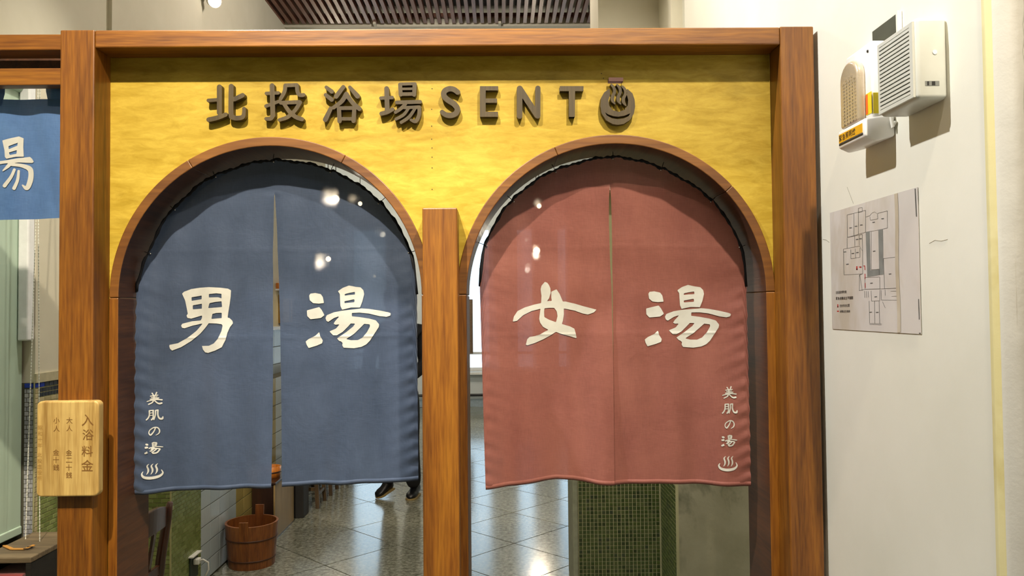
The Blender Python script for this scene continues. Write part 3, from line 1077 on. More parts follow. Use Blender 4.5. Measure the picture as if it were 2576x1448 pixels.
ONNA = dict(polys=[kb(p) for p in (
    [(475, 80), (440, 120), (430, 160), (440, 230), (435, 330), (425, 400), (415, 480), (425, 520), (455, 565), (510, 595), (570, 610), (650, 640), (740, 665), (820, 690), (812, 645), (795, 585), (750, 562), (660, 535), (580, 510), (520, 488), (470, 460), (468, 400), (473, 340), (490, 300), (520, 260), (538, 200), (535, 150), (520, 115), (500, 88)],
    [(545, 185), (600, 160), (635, 210), (665, 280), (680, 350), (682, 430), (670, 500), (655, 545), (600, 615), (540, 655), (460, 700), (370, 740), (290, 765), (270, 760), (285, 700), (310, 675), (360, 668), (420, 650), (480, 615), (545, 585), (595, 520), (612, 450), (605, 400), (580, 365), (555, 310), (545, 250)],
    [(128, 510), (140, 455), (180, 395), (260, 355), (360, 325), (440, 308), (520, 285), (600, 290), (700, 292), (800, 315), (900, 345), (1030, 380), (1000, 410), (940, 432), (880, 420), (800, 390), (700, 370), (600, 360), (520, 360), (430, 370), (330, 395), (240, 440), (175, 500)])], holes=[])


def moved(g, fn):
    return dict(polys=[[fn(*p) for p in q] for q in g.get('polys', [])], holes=[[fn(*p) for p in q] for q in g.get('holes', [])])


KS = 1448 / 270.0


def ks(x, y):
    return (330 + x / KS, 960 + y / KS)


def kst(strokes):
    return [[(*ks(x, y), r / KS) for x, y, r in s] for s in strokes]


BI = kst([[(303, 148, 8), (318, 172, 7)], [(357, 140, 9), (345, 170, 7)], [(285, 187, 7), (372, 176, 7)], [(296, 207, 6), (362, 198, 6)], [(282, 228, 7), (382, 214, 8)], [(327, 180, 8), (326, 236, 8)],
          [(242, 258, 6), (290, 244, 8), (350, 234, 8), (424, 240, 9)], [(324, 238, 9), (306, 272, 9), (262, 296, 8)], [(334, 246, 8), (362, 276, 9), (390, 290, 11), (418, 284, 12)]])
HADA = kst([[(274, 384, 9), (272, 440, 9), (258, 478, 9), (238, 502, 9)], [(274, 380, 8), (320, 378, 8)], [(319, 380, 9), (318, 470, 9), (300, 502, 10)], [(280, 414, 6), (314, 411, 6)], [(278, 446, 6), (314, 443, 6)],
            [(346, 386, 8), (344, 440, 8), (326, 502, 7)], [(346, 380, 8), (374, 375, 8)], [(374, 378, 9), (374, 446, 9), (394, 490, 11), (426, 492, 13), (434, 466, 6)]])
NO = kst([[(346, 614, 8), (330, 656, 8), (306, 692, 9), (288, 706, 9), (270, 678, 6), (282, 640, 7), (330, 608, 8), (374, 614, 8), (394, 652, 8), (384, 690, 7), (352, 712, 4)]])
SEN = kst([[(198, 1196, 5), (186, 1228, 10), (216, 1268, 17), (300, 1282, 19), (388, 1266, 17), (428, 1226, 10), (414, 1184, 5)]] +
          [[(272 + d, 1094, 3), (252 + d, 1122, 9), (264 + d, 1165, 11), (262 + d, 1200, 9), (246 + d, 1232, 3)] for d in (0, 50, 100)])
yb_ = [p for q in YU['polys'] for p in q]
yx0, yx1 = min(p[0] for p in yb_), max(p[0] for p in yb_)
yy0, yy1 = min(p[1] for p in yb_), max(p[1] for p in yb_)
(sx0, sy0), (sx1, sy1) = ks(216, 800), ks(436, 962)
YU_S = moved(YU, lambda x, y: (sx0 + (x - yx0) / (yx1 - yx0) * (sx1 - sx0), sy0 + (y - yy0) / (yy1 - yy0) * (sy1 - sy0)))

# ------------------------------------------------------------------ curtains in the arches
CY = 2.44


def interp(pts):
    xs_ = [p[0] for p in pts]
    zs_ = [p[1] for p in pts]
    return lambda x: float(np.interp(x, xs_, zs_))


def curtain(name, label, mat, hooks, bottoms, gap_l, gap_r, slit_top, seed, centre, prints):
    """hooks: pixel points along the top edge; bottoms: pixel points of the hem; gap_*: pixel points of the two edges at the slit."""
    rg = random.Random(seed)
    ph = [rg.uniform(0, 6.28) for _ in range(12)]
    T = [at(x, y, Y=CY) for x, y in hooks]
    Bt = [at(x, y, Y=CY) for x, y in bottoms]
    top_raw = interp([(p.x, p.z) for p in T])
    bot = interp([(p.x, p.z) for p in Bt])
    x_l, x_r = T[0].x, T[-1].x
    ctop = max(p.z for p in T)
    hx = [p.x for p in T]

    def top(x):
        z = top_raw(x)
        for k_ in range(len(hx) - 1):               # the cloth edge bows out a little between the hooks
            a, c = hx[k_], hx[k_ + 1]
            if a < x < c:
                t = (x - a) / (c - a)
                steep = abs(T[k_ + 1].z - T[k_].z) / (c - a)
                z += (0.007 + 0.006 * min(steep, 2.0)) * math.sin(math.pi * t) - 0.002 * math.sin(3 * math.pi * t + seed)
        return z + 0.0012 * math.sin(x * 170 + ph[0])

    def depth(x, z):
        t = min(1, max(0, (ctop - z) / (ctop - 1.0)))
        y = 0.011 * t * math.sin(x * 15 + ph[1]) + 0.008 * t * t * math.sin(x * 31 + ph[2] + 2 * t) + 0.003 * math.sin(x * 9 + z * 4 + ph[3])
        y += 0.0035 * (0.3 + t) * math.sin(x * 52 + z * 3 + ph[4])
        for xe_, sg_ in ((x_l, 1), (x_r, -1)):     # puckered side seams
            dd = abs(x - xe_)
            w = math.exp(-dd / 0.028)
            y += w * (0.0035 * math.sin(z * 150 + ph[5] + dd * 60) + 0.002 * math.sin(z * 83 + ph[6]))
        for p in T[1:-1]:                           # pull folds under the hooks
            dx, dz = x - p.x, p.z - z
            if 0 < dz < 0.35:
                y -= 0.004 * math.exp(-(dx / (0.012 + 0.12 * dz)) ** 2) * math.exp(-dz / 0.12)
        y += 0.0016 * math.sin(z * 40 + x * 7 + ph[7]) * math.exp(-((z - 1.62) / 0.25) ** 2)
        y -= 0.0012 * math.exp(-((z - 1.47) / 0.004) ** 2) + 0.0012 * math.exp(-((z - 1.745) / 0.004) ** 2)   # fold creases
        return CY + y

    th = thing(name, label, 'curtain', (centre, CY, bot(centre)))
    GL = interp(sorted((at(x, y, Y=CY).z, at(x, y, Y=CY).x) for x, y in gap_l))
    GR = interp(sorted((at(x, y, Y=CY).z, at(x, y, Y=CY).x) for x, y in gap_r))
    zs_top = at(gap_l[0][0], slit_top, Y=CY).z
    xm = at(gap_l[0][0], slit_top, Y=CY).x
    panels = []
    for side in (0, 1):
        NU, NV = 84, 130
        b = B()
        for j in range(NV + 1):
            for i in range(NU + 1):
                u, v = i / NU, j / NV
                xb = (x_l + (xm - x_l) * u) if side == 0 else (xm + (x_r - xm) * u)
                z = bot(xb) + (top(xb) - bot(xb)) * v
                if z < zs_top:
                    xi = GL(z) if side == 0 else GR(z)
                else:
                    xi = xm
                # outer edge follows the side of the cloth
                if side == 0:
                    xo = x_l + (at(bottoms[0][0], bottoms[0][1], Y=CY).x - x_l) * (1 - v)
                    x = xo + (xi - xo) * u
                else:
                    xo = x_r + (at(bottoms[-1][0], bottoms[-1][1], Y=CY).x - x_r) * (1 - v)
                    x = xi + (xo - xi) * u
                yy = depth(x, z) + (0.004 * (1 if side else -1) * math.exp(-abs(x - xi) / 0.02) if z < zs_top else 0)
                b.v.append((x, yy, z))
        for j in range(NV):
            for i in range(NU):
                a = j * (NU + 1) + i
                b.f.append((a, a + 1, a + NU + 2, a + NU + 1))
        po = b.build('cloth_panel', mat, th, 0, True)
        panels.append(po)
        # folded hem along the foot
        h = B()
        for i in range(NU + 1):
            x0_, y0_, z0_h = b.v[i]
            for dz, dy in ((-0.001, 0.0012), (-0.001, -0.0012), (0.013, -0.0018), (0.013, 0.0)):
                h.v.append((x0_, y0_ + dy, z0_h + dz))
        for i in range(NU):
            for q in range(3):
                h.f.append((i * 4 + q, i * 4 + q + 1, i * 4 + 4 + q + 1, i * 4 + 4 + q))
        h.build('hem', mat, po, 0, True)
    # dark binding along the arched edge
    b = B()
    pts, rr = [], []
    n = 170
    for k in range(n + 1):
        x = x_l + (x_r - x_l) * k / n
        pts.append((x, depth(x, top(x)), top(x) - 0.001))
        rr.append(0.0042 + 0.0012 * math.sin(k * 1.7) + 0.001 * math.sin(k * 0.61))
    b.tube(pts, rr, 7)
    b.build('edge_binding', 'binding', th, 0, True)
    # hooks with bead heads and wire up to the arch
    acx, acz = min(ARCH, key=lambda a: abs(a[0] - centre))
    for p in T[1:-1]:
        d = Vector((p.x - acx, 0, max(0.02, p.z - acz))).normalized()
        y = depth(p.x, p.z)
        bead = Vector((p.x, y - 0.005, p.z)) - d * 0.008
        far = Vector((acx, CY, acz)) + d * (RI - 0.001)
        hk = B().tube([bead, bead + Vector((0, -0.004, 0)) + d * 0.006, Vector((p.x, y - 0.003, p.z)) + d * 0.012, far], 0.0011, 6).build('hook', 'wire', th)
        B().lathe([(0.0005, -0.0032), (0.0023, -0.002), (0.0031, 0), (0.0023, 0.002), (0.0005, 0.0032)], bead, 10, 'y').build('bead', 'metal', hk, 0, True)
    for nm, side, g, kw in prints:
        s = shape(g.get('polys', ()), g.get('holes', ()), g.get('strokes', ()), **kw)

        def fn(x, y):
            p = at(x, y, Y=CY)
            return (p.x, depth(p.x, p.z) - 0.0022, p.z)
        o = flat_shape(s, fn).build(nm, 'print', panels[side])
    return th


small_l = [('printed_character', 0, dict(strokes=s), dict(n=48)) for s in (BI, HADA, NO)] + [('printed_character', 0, YU_S, dict(n=56)), ('printed_hot_spring_mark', 0, dict(strokes=SEN), dict(n=64))]
curtain('doorway_curtain', 'navy blue split doorway curtain with white bathhouse characters in the first arch', 'blue',
        [(346, 735), (374, 636), (436, 524), (541, 440), (690, 402), (834, 428), (957, 508), (1034, 634), (1049, 740)],
        [(340, 1241), (430, 1236), (520, 1231), (600, 1228), (688, 1223), (708, 1222), (800, 1221), (900, 1216), (1000, 1209), (1054, 1203)],
        [(692, 490), (690, 560), (688, 640), (688, 760), (688, 900), (688, 1050), (687, 1225)],
        [(692, 490), (696, 560), (699, 640), (703, 760), (706, 900), (708, 1050), (710, 1225)], 490, 11, -0.71,
        [('printed_character', 0, OTOKO, dict(n=110)), ('printed_character', 1, YU, dict(n=110))] + small_l)


def sh_small(g):
    f = lambda x, y: (x - 391 + 1831, 985 + (y - 1000) * 0.97)
    if 'polys' in g:
        return moved(g, f)
    return dict(strokes=[[(*f(x, y), r * 0.95) for x, y, r in s] for s in g['strokes']])


small_r = [(a, 1, sh_small(g), kw) for a, _, g, kw in small_l]
YU_R = moved(YU, lambda x, y: (x + 853.5, y - 1.5 + (x - 880) * 0.03))
curtain('doorway_curtain', 'brick red split doorway curtain with white bathhouse characters in the second arch', 'red',
        [(1207, 720), (1219, 616), (1288, 503), (1395, 428), (1541, 394), (1664, 422), (1792, 503), (1864, 620), (1876, 720)],
        [(1222, 1227), (1290, 1221), (1340, 1212), (1395, 1205), (1440, 1207), (1500, 1215), (1545, 1217), (1640, 1216), (1760, 1218), (1886, 1219)],
        [(1534, 464), (1531, 500), (1531, 560), (1533, 640), (1537, 720), (1541, 900), (1544, 1220)],
        [(1534, 464), (1537, 500), (1539, 560), (1540, 640), (1541, 720), (1542, 900), (1545, 1220)], 464, 23, 0.36,
        [('printed_character', 0, ONNA, dict(n=110)), ('printed_character', 1, YU_R, dict(n=110))] + small_r)

# ------------------------------------------------------------------ short curtain of the side bay
SY = 2.335
sc_ = thing('short_curtain', 'bright blue short curtain with loops and a white character beside the timber post', 'curtain', (-1.62, SY, 1.8))
zc0 = at(70, 550, Y=SY).z
zc1 = at(70, 250, Y=SY).z
X0, X1 = XL + 0.02, LP0 - 0.003


def s_depth(x, z):
    t = (zc1 - z) / (zc1 - zc0)
    return SY + 0.006 * t * math.sin(x * 22 + 1) + 0.003 * math.sin(x * 47 + z * 6) + 0.006 * math.exp(-((x + 1.43 - 0.25 * (zc1 - z)) / 0.02) ** 2) * t


b = B()
NU, NV = 90, 70
for j in range(NV + 1):
    for i in range(NU + 1):
        x = X0 + (X1 - X0) * i / NU
        z = zc0 + (zc1 - zc0) * j / NV + 0.004 * (1 - j / NV) * math.sin(x * 9)
        b.v.append((x, s_depth(x, z), z))
for j in range(NV):
    for i in range(NU):
        a = j * (NU + 1) + i
        b.f.append((a, a + 1, a + NU + 2, a + NU + 1))
cl = b.build('cloth_panel', 'blue2', sc_, 0, True)
for pa, pb in ((-190, -125), (-62, 5), (122, 185)):
    xa, xb = at(pa, 235, Y=SY).x, min(at(pb, 235, Y=SY).x, X1)
    zt = rz0 + 0.012
    b = B()
    prof = [(SY - 0.004, zc1 - 0.02), (SY - 0.005, zc1), (SY - 0.013, rz0), (SY - 0.015, rz0 + 0.03), (SY + 0.015, rz0 + 0.03), (SY + 0.013, rz0), (SY + 0.006, zc1), (SY + 0.005, zc1 - 0.02)]
    for y, z in prof:
        b.v += [(xa, y, z), (xb, y, z)]
    for k in range(len(prof) - 1):
        b.f.append((2 * k, 2 * k + 1, 2 * k + 3, 2 * k + 2))
    b.build('loop', 'blue2', sc_)


B().tube([(XL + 0.002, SY, rz0 + 0.020), (LP0 - 0.001, SY, rz0 + 0.020)], 0.008, 10).build('curtain_rod', 'wire', sb)


def k3(p):
    return [(x / 3.147, 160 + y / 3.147) for x, y in p]


def k3s(ss):
    return [[(x / 3.147, 160 + y / 3.147, r / 3.147) for x, y, r in s] for s in ss]


s = shape([k3([(30, 612), (75, 597), (150, 576), (185, 590), (182, 660), (186, 735), (130, 738), (62, 756), (50, 742), (47, 690), (38, 650)]),
           k3([(0, 776), (60, 768), (150, 748), (232, 736), (250, 752), (262, 775), (250, 784), (150, 782), (112, 788), (60, 792), (0, 800)])],
          [k3([(76, 656), (142, 626), (139, 650), (79, 680)]), k3([(80, 706), (136, 685), (134, 714), (86, 726)])],
          k3s([[(100, 800, 12), (170, 806, 14), (228, 830, 20), (240, 870, 20), (232, 930, 20), (208, 984, 16), (178, 962, 6)], [(92, 792, 14), (72, 816, 13), (36, 850, 5)],
               [(120, 840, 10), (96, 900, 12), (48, 968, 15)], [(150, 850, 9), (142, 925, 11), (118, 988, 13)],
               [(-105, 600, 24), (-85, 625, 26)], [(-120, 705, 22), (-90, 720, 26)], [(-125, 960, 26), (-90, 910, 12)]]), n=120)


def fn3(x, y):
    p = at(x, y, Y=SY)
    return (p.x, s_depth(p.x, p.z) - 0.0025, p.z)


flat_shape(s, fn3).build('printed_character', 'print', cl)

# ------------------------------------------------------------------ bathing fee plate on the post
M['pale_wood'] = m_wood('pale_sandalwood', '#8a6830', '#c0a05e', '#cfb472', 'z', 0.5, 0.05, 1.1, 6)
M['ink'] = m_plain('brown_ink', '#75511f', 0.7)
M['ink_faint'] = m_plain('faded_brown_ink', '#9c7a3c', 0.7)
PF, PB = FY - 0.030, FY - 0.0005
c0, c1 = at(92, 1009, Y=PF), at(247, 1248, Y=PF)
pl = thing('wooden_price_plate', 'pale wooden plate with brown brush writing fixed to the timber post', 'sign', (c0.x / 2 + c1.x / 2, PB, c1.z))
r_ = 0.014
pts = []
for (cx, cz, a0) in ((c1.x - r_, c0.z - r_, 0), (c0.x + r_, c0.z - r_, 90), (c0.x + r_, c1.z + r_, 180), (c1.x - r_, c1.z + r_, 270)):
    for k in range(7):
        a = math.radians(a0 + 15 * k)
        pts.append((cx + r_ * math.cos(a), cz + r_ * math.sin(a)))
B().prism(pts, lambda u, v, d: (u, d, v), PF, PB).build('board', 'pale_wood', pl, 0.005, False, 3)
KP = 1198 / 240.0
text, text2, text3, faint = B(), B(), B(), B()


def put(ch, x, y, size, dst, Yp):
    v, f = char_mesh(ch)
    n = len(dst.v)
    for u, w in v:
        p = at(60 + (x + u * size) / KP, 980 + (y + w * size) / KP, Y=Yp)
        dst.v.append(tuple(p))
    dst.f += [tuple(i + n for i in q[::-1]) for q in f]


for ch, x, y, s_ in (('入', 800, 380, 150), ('浴', 806, 565, 140), ('料', 796, 770, 140), ('金', 796, 950, 150)):
    put(ch, x, y, s_, text, PF - 0.0004)
for ch, x, y in (('大', 572, 385), ('人', 572, 482), ('金', 566, 790), ('二', 568, 882), ('十', 566, 975), ('銭', 566, 1072),
                 ('小', 410, 385), ('人', 410, 487), ('金', 404, 785), ('十', 404, 880), ('銭', 406, 975)):
    put(ch, x, y, 78, text2 if x > 500 else text3, PF - 0.0004)
for k, ch in enumerate('昭和十年'):
    put(ch, 203, 478 + 73 * k, 58, faint, PF - 0.0004)
for k, ch in enumerate('北投庄役所'):
    put(ch, 197, 818 + 73 * k, 58, faint, PF - 0.0004)
if text.v:
    text.build('title_writing', 'ink', pl)
    text2.build('adult_price_writing', 'ink', pl)['kind'] = 'stuff'
    text3.build('child_price_writing', 'ink', pl)['kind'] = 'stuff'
    faint.build('date_writing', 'ink_faint', pl)

# ------------------------------------------------------------------ slatted ceiling grille
M['slat'] = m_wood('reddish_slat_wood', '#5c2f1f', '#7d4a33', '#946048', 'y', 0.5, 0.1)
GZ = 4.16
GY1 = 7.05
g0, g1 = at(716, 66, Z=GZ), at(1482, 52, Z=GZ)
gx0, gx1 = g0.x, g1.x
GY1 = (g0.y + g1.y) / 2
GY0 = GY1 - 2.4
gr = thing('slatted_ceiling_grille', 'reddish wooden slat grille hanging under the ceiling beyond the partition', 'grille', ((gx0 + gx1) / 2, GY1, GZ))
ns = 44
pitch = (gx1 - gx0) / (ns - 1)
b = B().box(-0.016, 0.016, GY0 - GY1, 0, 0, 0.05)
slat_me = bpy.data.meshes.new('slat')
slat_me.from_pydata(b.v, [], b.f)
slat_me.materials.append(M['slat'])
for k in range(ns):
    o = bpy.data.objects.new('slat', slat_me)
    col.objects.link(o)
    o.location = (gx0 + k * pitch, GY1, GZ)
    adopt(o, gr)
    o.location = (gx0 + k * pitch, GY1, GZ)
B().box(gx0 - 0.016, gx1 + 0.016, GY1 - 0.03, GY1 + 0.004, GZ + 0.0505, GZ + 0.085).build('end_rail', 'slat', gr)
B().box(gx0 - 0.016, gx1 + 0.016, GY0 + 0.3, GY0 + 0.34, GZ + 0.0505, GZ + 0.085).build('end_rail', 'slat', gr)
M['tray_white'] = m_plain('white_tray_paint', '#cfc9b8', 0.6, var=0.04)
M['duct'] = m_plain('grey_brown_duct', '#5d5348', 0.7)
B().box(gx0 + 0.36, gx1 - 0.32, GY0, GY1 - 0.18, GZ + 0.09, GZ + 0.13).build('duct_cover', 'duct', gr)
B().box(gx0 - 0.055, gx0 - 0.035, GY0, GY1 + 0.05, GZ - 0.01, GZ + 0.1).build('side_rail', 'tray_white', gr)
B().box(gx0 - 0.085, gx0 - 0.07, GY0, GY1 + 0.05, GZ + 0.02, GZ + 0.1).build('side_rail', 'wire', gr)
B().box(gx0 - 0.055, gx1 + 0.1, GY1 + 0.03, GY1 + 0.09, GZ - 0.015, GZ + 0.1).build('end_tray', 'tray_white', gr)
for px_ in (942, 1257):
    x = at(px_, 56, Z=GZ).x
    B().box(x - 0.012, x + 0.012, GY1 - 0.05, GY1 + 0.05, GZ - 0.02, GZ + 0.0).build('clip', 'tray_white', gr)
for x in (gx0 - 0.045, gx1):
    for y in (GY0 + 0.3, GY1 - 0.05):
        B().tube([(x, y, GZ + 0.08), (x, y, CEIL)], 0.004, 6).build('hanger_rod', 'wire', gr)

# spotlight on the left wall above the partition
M['lamp_glow'] = m_emit('lamp_glow', '#fff4df', 9)
lp = at(540, 8, X=XL + 0.09)
sl = thing('wall_spotlight', 'small glowing round spotlight high on the beige wall above the side post', 'lamp', (XL, lp.y, lp.z))
B().lathe([(0.03, 0), (0.03, 0.012)], (XL, lp.y, lp.z + 0.04), 16, 'x').build('mount', 'tray_white', sl)
B().tube([(XL + 0.01, lp.y, lp.z + 0.04), (XL + 0.06, lp.y - 0.01, lp.z + 0.045)], 0.008, 8).build('arm', 'tray_white', sl)
dv = Vector((0.55, -0.75, -0.35)).normalized()
p0 = Vector((XL + 0.06, lp.y + 0.03, lp.z + 0.03))
B().tube([p0, p0 + dv * 0.07], [0.036, 0.046], 20).build('housing', 'tray_white', sl)
q0 = p0 + dv * 0.0705
B().tube([q0, q0 + dv * 0.006], [0.042, 0.036], 20).build('bulb', 'lamp_glow', sl)

# ------------------------------------------------------------------ right wall: emergency lamp, speaker, junction plate, evacuation plan
M['ivory'] = m_plain('ivory_plastic', '#dedcd3', 0.4, var=0.03)
M['grey_plastic'] = m_plain('light_grey_plastic', '#c9cbc4', 0.4, var=0.03)
M['white_plastic'] = m_plain('white_plastic', '#eceae8', 0.3, var=0.02)
M['dark'] = m_plain('dark_recess', '#26281f', 0.8)
M['yellow_label'] = m_plain('yellow_label', '#e8d21c', 0.5, var=0.05)
M['orange_label'] = m_plain('orange_label', '#e5641c', 0.5, var=0.1)
M['amber_label'] = m_plain('amber_label', '#e3a81a', 0.5, var=0.05)
M['black'] = m_plain('black_print', '#1d1b1a', 0.6)
M['red_print'] = m_plain('red_print', '#b8322e', 0.6)
M['grey_print'] = m_plain('grey_print', '#7f827f', 0.6)
SX = XW - 0.072
sp_y0 = at(2385, 150, X=XW).y
sp_y1 = at(2206, 180, X=SX).y
sp_z1 = at(2300, 40, X=SX).z
sp_z0 = at(2300, 250, X=SX).z
spk = thing('wall_speaker', 'square light grey louvred speaker box on the white wall', 'speaker', (XW, (sp_y0 + sp_y1) / 2, sp_z0))
B().box(SX + 0.004, XW - 0.0008, sp_y0, sp_y1, sp_z0, sp_z1).build('casing', 'grey_plastic', spk, 0.010, True, 4)
nsl = 16
zz0, zz1 = sp_z0 + 0.014, sp_z1 - 0.016
hgt = (zz1 - zz0) / nsl
B().box(SX + 0.0025, SX + 0.006, sp_y0 + 0.018, sp_y1 - 0.012, zz0, zz1).build('grille_cloth', 'dark', spk)
B().box(SX, SX + 0.005, sp_y0 + 0.006, sp_y0 + 0.018, zz0 - 0.008, zz1 + 0.008).box(SX, SX + 0.005, sp_y1 - 0.012, sp_y1 - 0.004, zz0 - 0.008, zz1 + 0.008) \
    .box(SX, SX + 0.005, sp_y0 + 0.018, sp_y1 - 0.012, zz1, zz1 + 0.008).box(SX, SX + 0.005, sp_y0 + 0.018, sp_y1 - 0.012, zz0 - 0.008, zz0).build('front_frame', 'grey_plastic', spk)
for k in range(nsl):
    B().box(SX, SX + 0.004, sp_y0 + 0.018, sp_y1 - 0.012, zz0 + hgt * k + hgt * 0.17, zz0 + hgt * (k + 1) - hgt * 0.17).build('louvre', 'grey_plastic', spk)
st = B().box(SX + 0.022, SX + 0.052, sp_y0 - 0.0006, sp_y0, sp_z0 + 0.028, sp_z0 + 0.038).build('sticker', 'grey_print', spk)
B().box(SX + 0.026, SX + 0.030, sp_y0 - 0.001, sp_y0 - 0.0006, sp_z0 + 0.029, sp_z0 + 0.037).box(SX + 0.036, SX + 0.043, sp_y0 - 0.001, sp_y0 - 0.0006, sp_z0 + 0.029, sp_z0 + 0.037).build('sticker_print', 'black', st)
B().lathe([(0.005, -0.0012), (0.005, 0)], ((SX + XW) / 2 + 0.008, sp_y0, (sp_z0 + sp_z1) / 2 + 0.012), 14, 'y').build('screw_cap', 'white_plastic', spk)

# emergency lamp
EX = XW - 0.070
ey0, ey1 = max(sp_y1 + 0.012, 1.815), 1.952
ez0, ez1 = at(2165, 362, X=EX).z, at(2178, 96, X=EX).z
el = thing('emergency_lamp', 'white emergency lamp with a clear ribbed lens and yellow stickers on the wall', 'emergency lamp', (XW, (ey0 + ey1) / 2, ez0))


def arch_pts(y0, y1, z0, z1, n=14):
    r = (y1 - y0) / 2
    c = (y0 + y1) / 2
    return [(y0, z0), (y1, z0)] + [(c + r * math.cos(math.pi * k / n), z1 - r * 0.9 + r * 0.9 * math.sin(math.pi * k / n)) for k in range(n + 1)]


B().box(XW - 0.052, XW - 0.001, ey0, ey1, ez0 + 0.052, ez1).build('body', 'white_plastic', el, 0.007, True, 3)
B().prism([(XW - 0.001, ez0 + 0.012), (EX + 0.022, ez0), (EX - 0.004, ez0 + 0.012), (EX - 0.004, ez0 + 0.056), (XW - 0.001, ez0 + 0.066)], lambda u, v, d: (u, d, v), ey0 - 0.006, ey1 + 0.004).build('base', 'white_plastic', el, 0.006, True, 3)
lens_m = NT('clear_ribbed_lens')
lens_m.set(Base_Color=srgb('#cdbfa6'), Roughness=0.22, Transmission_Weight=0.45, Coat_Weight=0.5)
lens_m.bump(lens_m.noise(lens_m.pos((1, 1, 1)), 400, 1), 0.2, 0.002)
pts = arch_pts(ey0 + 0.032, ey1 - 0.006, ez0 + 0.058, ez1 - 0.026)
lens = B().prism(pts, lambda u, v, d: (d, u, v), EX - 0.002, XW - 0.05).build('lens', lens_m.m, el, 0.008, True, 3)
for k in range(14):
    z = ez0 + 0.066 + k * 0.0085
    for q in range(5):
        y = ey0 + 0.046 + q * 0.0155
        if z < ez1 - 0.075 or 1 <= q <= 3:
            B().obox((EX - 0.0022, y, z), 0.0012, 0.0048, 0.0026, Matrix.Rotation(0.35, 3, 'X')).build('lens_rib', lens_m.m, lens)
B().lathe([(0.0035, -0.002), (0.0035, 0)], (XW - 0.052, ey0 + 0.016, ez1 - 0.022), 12, 'x').build('test_button', 'black', el)
lab = B().box(XW - 0.0530, XW - 0.0522, ey0 + 0.002, ey0 + 0.030, ez0 + 0.070, ez0 + 0.122).box(XW - 0.05, XW - 0.004, ey0 - 0.0008, ey0 - 0.0001, ez0 + 0.068, ez0 + 0.118).build('warning_sticker', 'yellow_label', el)
B().box(XW - 0.0536, XW - 0.0530, ey0 + 0.020, ey0 + 0.030, ez0 + 0.072, ez0 + 0.120).build('sticker_print', 'orange_label', lab)
lab2 = B().box(EX - 0.0052, EX - 0.0042, ey0 + 0.006, ey1 - 0.004, ez0 + 0.024, ez0 + 0.046).build('name_sticker', 'amber_label', el)
tx = B()
for k, ch in enumerate('緊急照明燈'):
    v, f = char_mesh(ch)
    n = len(tx.v)
    tx.v += [(EX - 0.0056, ey1 - 0.014 - k * 0.0185 - u * 0.016, ez0 + 0.035 - w * 0.016) for u, w in v]
    tx.f += [tuple(i + n for i in q[::-1]) for q in f]
tx.build('sticker_writing', 'black', lab2)
B().box(EX - 0.0052, EX - 0.0042, ey0 + 0.004, ey1 - 0.004, ez0 + 0.018, ez0 + 0.022).build('sticker_edge', 'black', el)
B().tube([(XW - 0.012, ey0 - 0.004, ez0 + 0.07), (XW - 0.01, ey0 - 0.012, ez0 + 0.03), (XW - 0.004, ey0 - 0.014, ez0 + 0.045)], 0.004, 8).build('lamp_cord', 'ivory', el)

# junction plate behind the speaker
jy0, jy1 = at(2266, 60, X=XW).y, at(2202, 90, X=XW).y
jz1 = at(2266, 32, X=XW).z
jb = thing('junction_box', 'small dark green wall box peeping out above the speaker', 'junction box', (XW, (jy0 + jy1) / 2, jz1 - 0.16))
B().box(XW - 0.008, XW - 0.0008, jy0, jy1, sp_z1 - 0.03, jz1).build('cover', m_plain('dark_green_metal', '#33392b', 0.5), jb, 0.001)
B().box(XW - 0.012, XW - 0.0008, jy0 - 0.008, jy0, sp_z1 - 0.03, jz1 + 0.003).build('rim', 'ivory', jb, 0.001)

# evacuation plan
P4 = [at(2086, 541, X=XW), at(2308, 465, X=XW), at(2322, 834, X=XW), at(2099, 832, X=XW)]
py_n, py_f = (P4[1].y + P4[2].y) / 2, (P4[0].y + P4[3].y) / 2
pz1, pz0 = (P4[0].z + P4[1].z) / 2, (P4[2].z + P4[3].z) / 2
M['paper'] = m_plaster('laminated_paper', '#cdc8c4', '#d8d4d0', 0.3, 0.03, '#bdb3a2', 3.0)
pap = thing('evacuation_plan', 'laminated floor plan sheet with grey courtyard and red marks taped to the white wall', 'poster', (XW, (py_n + py_f) / 2, pz0))
b = B()
for i in range(13):
    for j in range(9):
        y = py_f + (py_n - py_f) * i / 12
        z = pz1 + (pz0 - pz1) * j / 8
        curl = 0.001
        b.v.append((XW - 0.0012 - curl, y, z))
for i in range(12):
    for j in range(8):
        a = i * 9 + j
        b.f.append((a, a + 1, a + 10, a + 9))
sheet = b.build('sheet', 'paper', pap, 0, False)
so = sheet.modifiers.new('thick', 'SOLIDIFY')
so.thickness = 0.0006
KPL = 1060 / 300.0
src = np.array([(96, 325), (872, 55), (925, 1352), (140, 1350)], float)
dst = np.array([(0, 0), (1, 0), (1, 1), (0, 1)], float)
A = []
rhs = []
for (x, y), (u, v) in zip(src, dst):
    A += [[x, y, 1, 0, 0, 0, -u * x, -u * y], [0, 0, 0, x, y, 1, -v * x, -v * y]]
    rhs += [u, v]
hm = np.append(np.linalg.solve(np.array(A), np.array(rhs)), 1).reshape(3, 3)


def plan(x, y, lift=0.0):
    u, v, w = hm @ np.array([x, y, 1.0])
    u, v = u / w, v / w
    return (XW - 0.0026 - lift, py_f + (py_n - py_f) * u, pz1 + (pz0 - pz1) * v)


def line(bb, p, q_, w=3.2):
    d = Vector((q_[0] - p[0], q_[1] - p[1]))
    if d.length == 0:
        return
    n = Vector((-d.y, d.x)).normalized() * w / 2
    bb.quad(plan(p[0] + n.x, p[1] + n.y), plan(q_[0] + n.x, q_[1] + n.y), plan(q_[0] - n.x, q_[1] - n.y), plan(p[0] - n.x, p[1] - n.y))


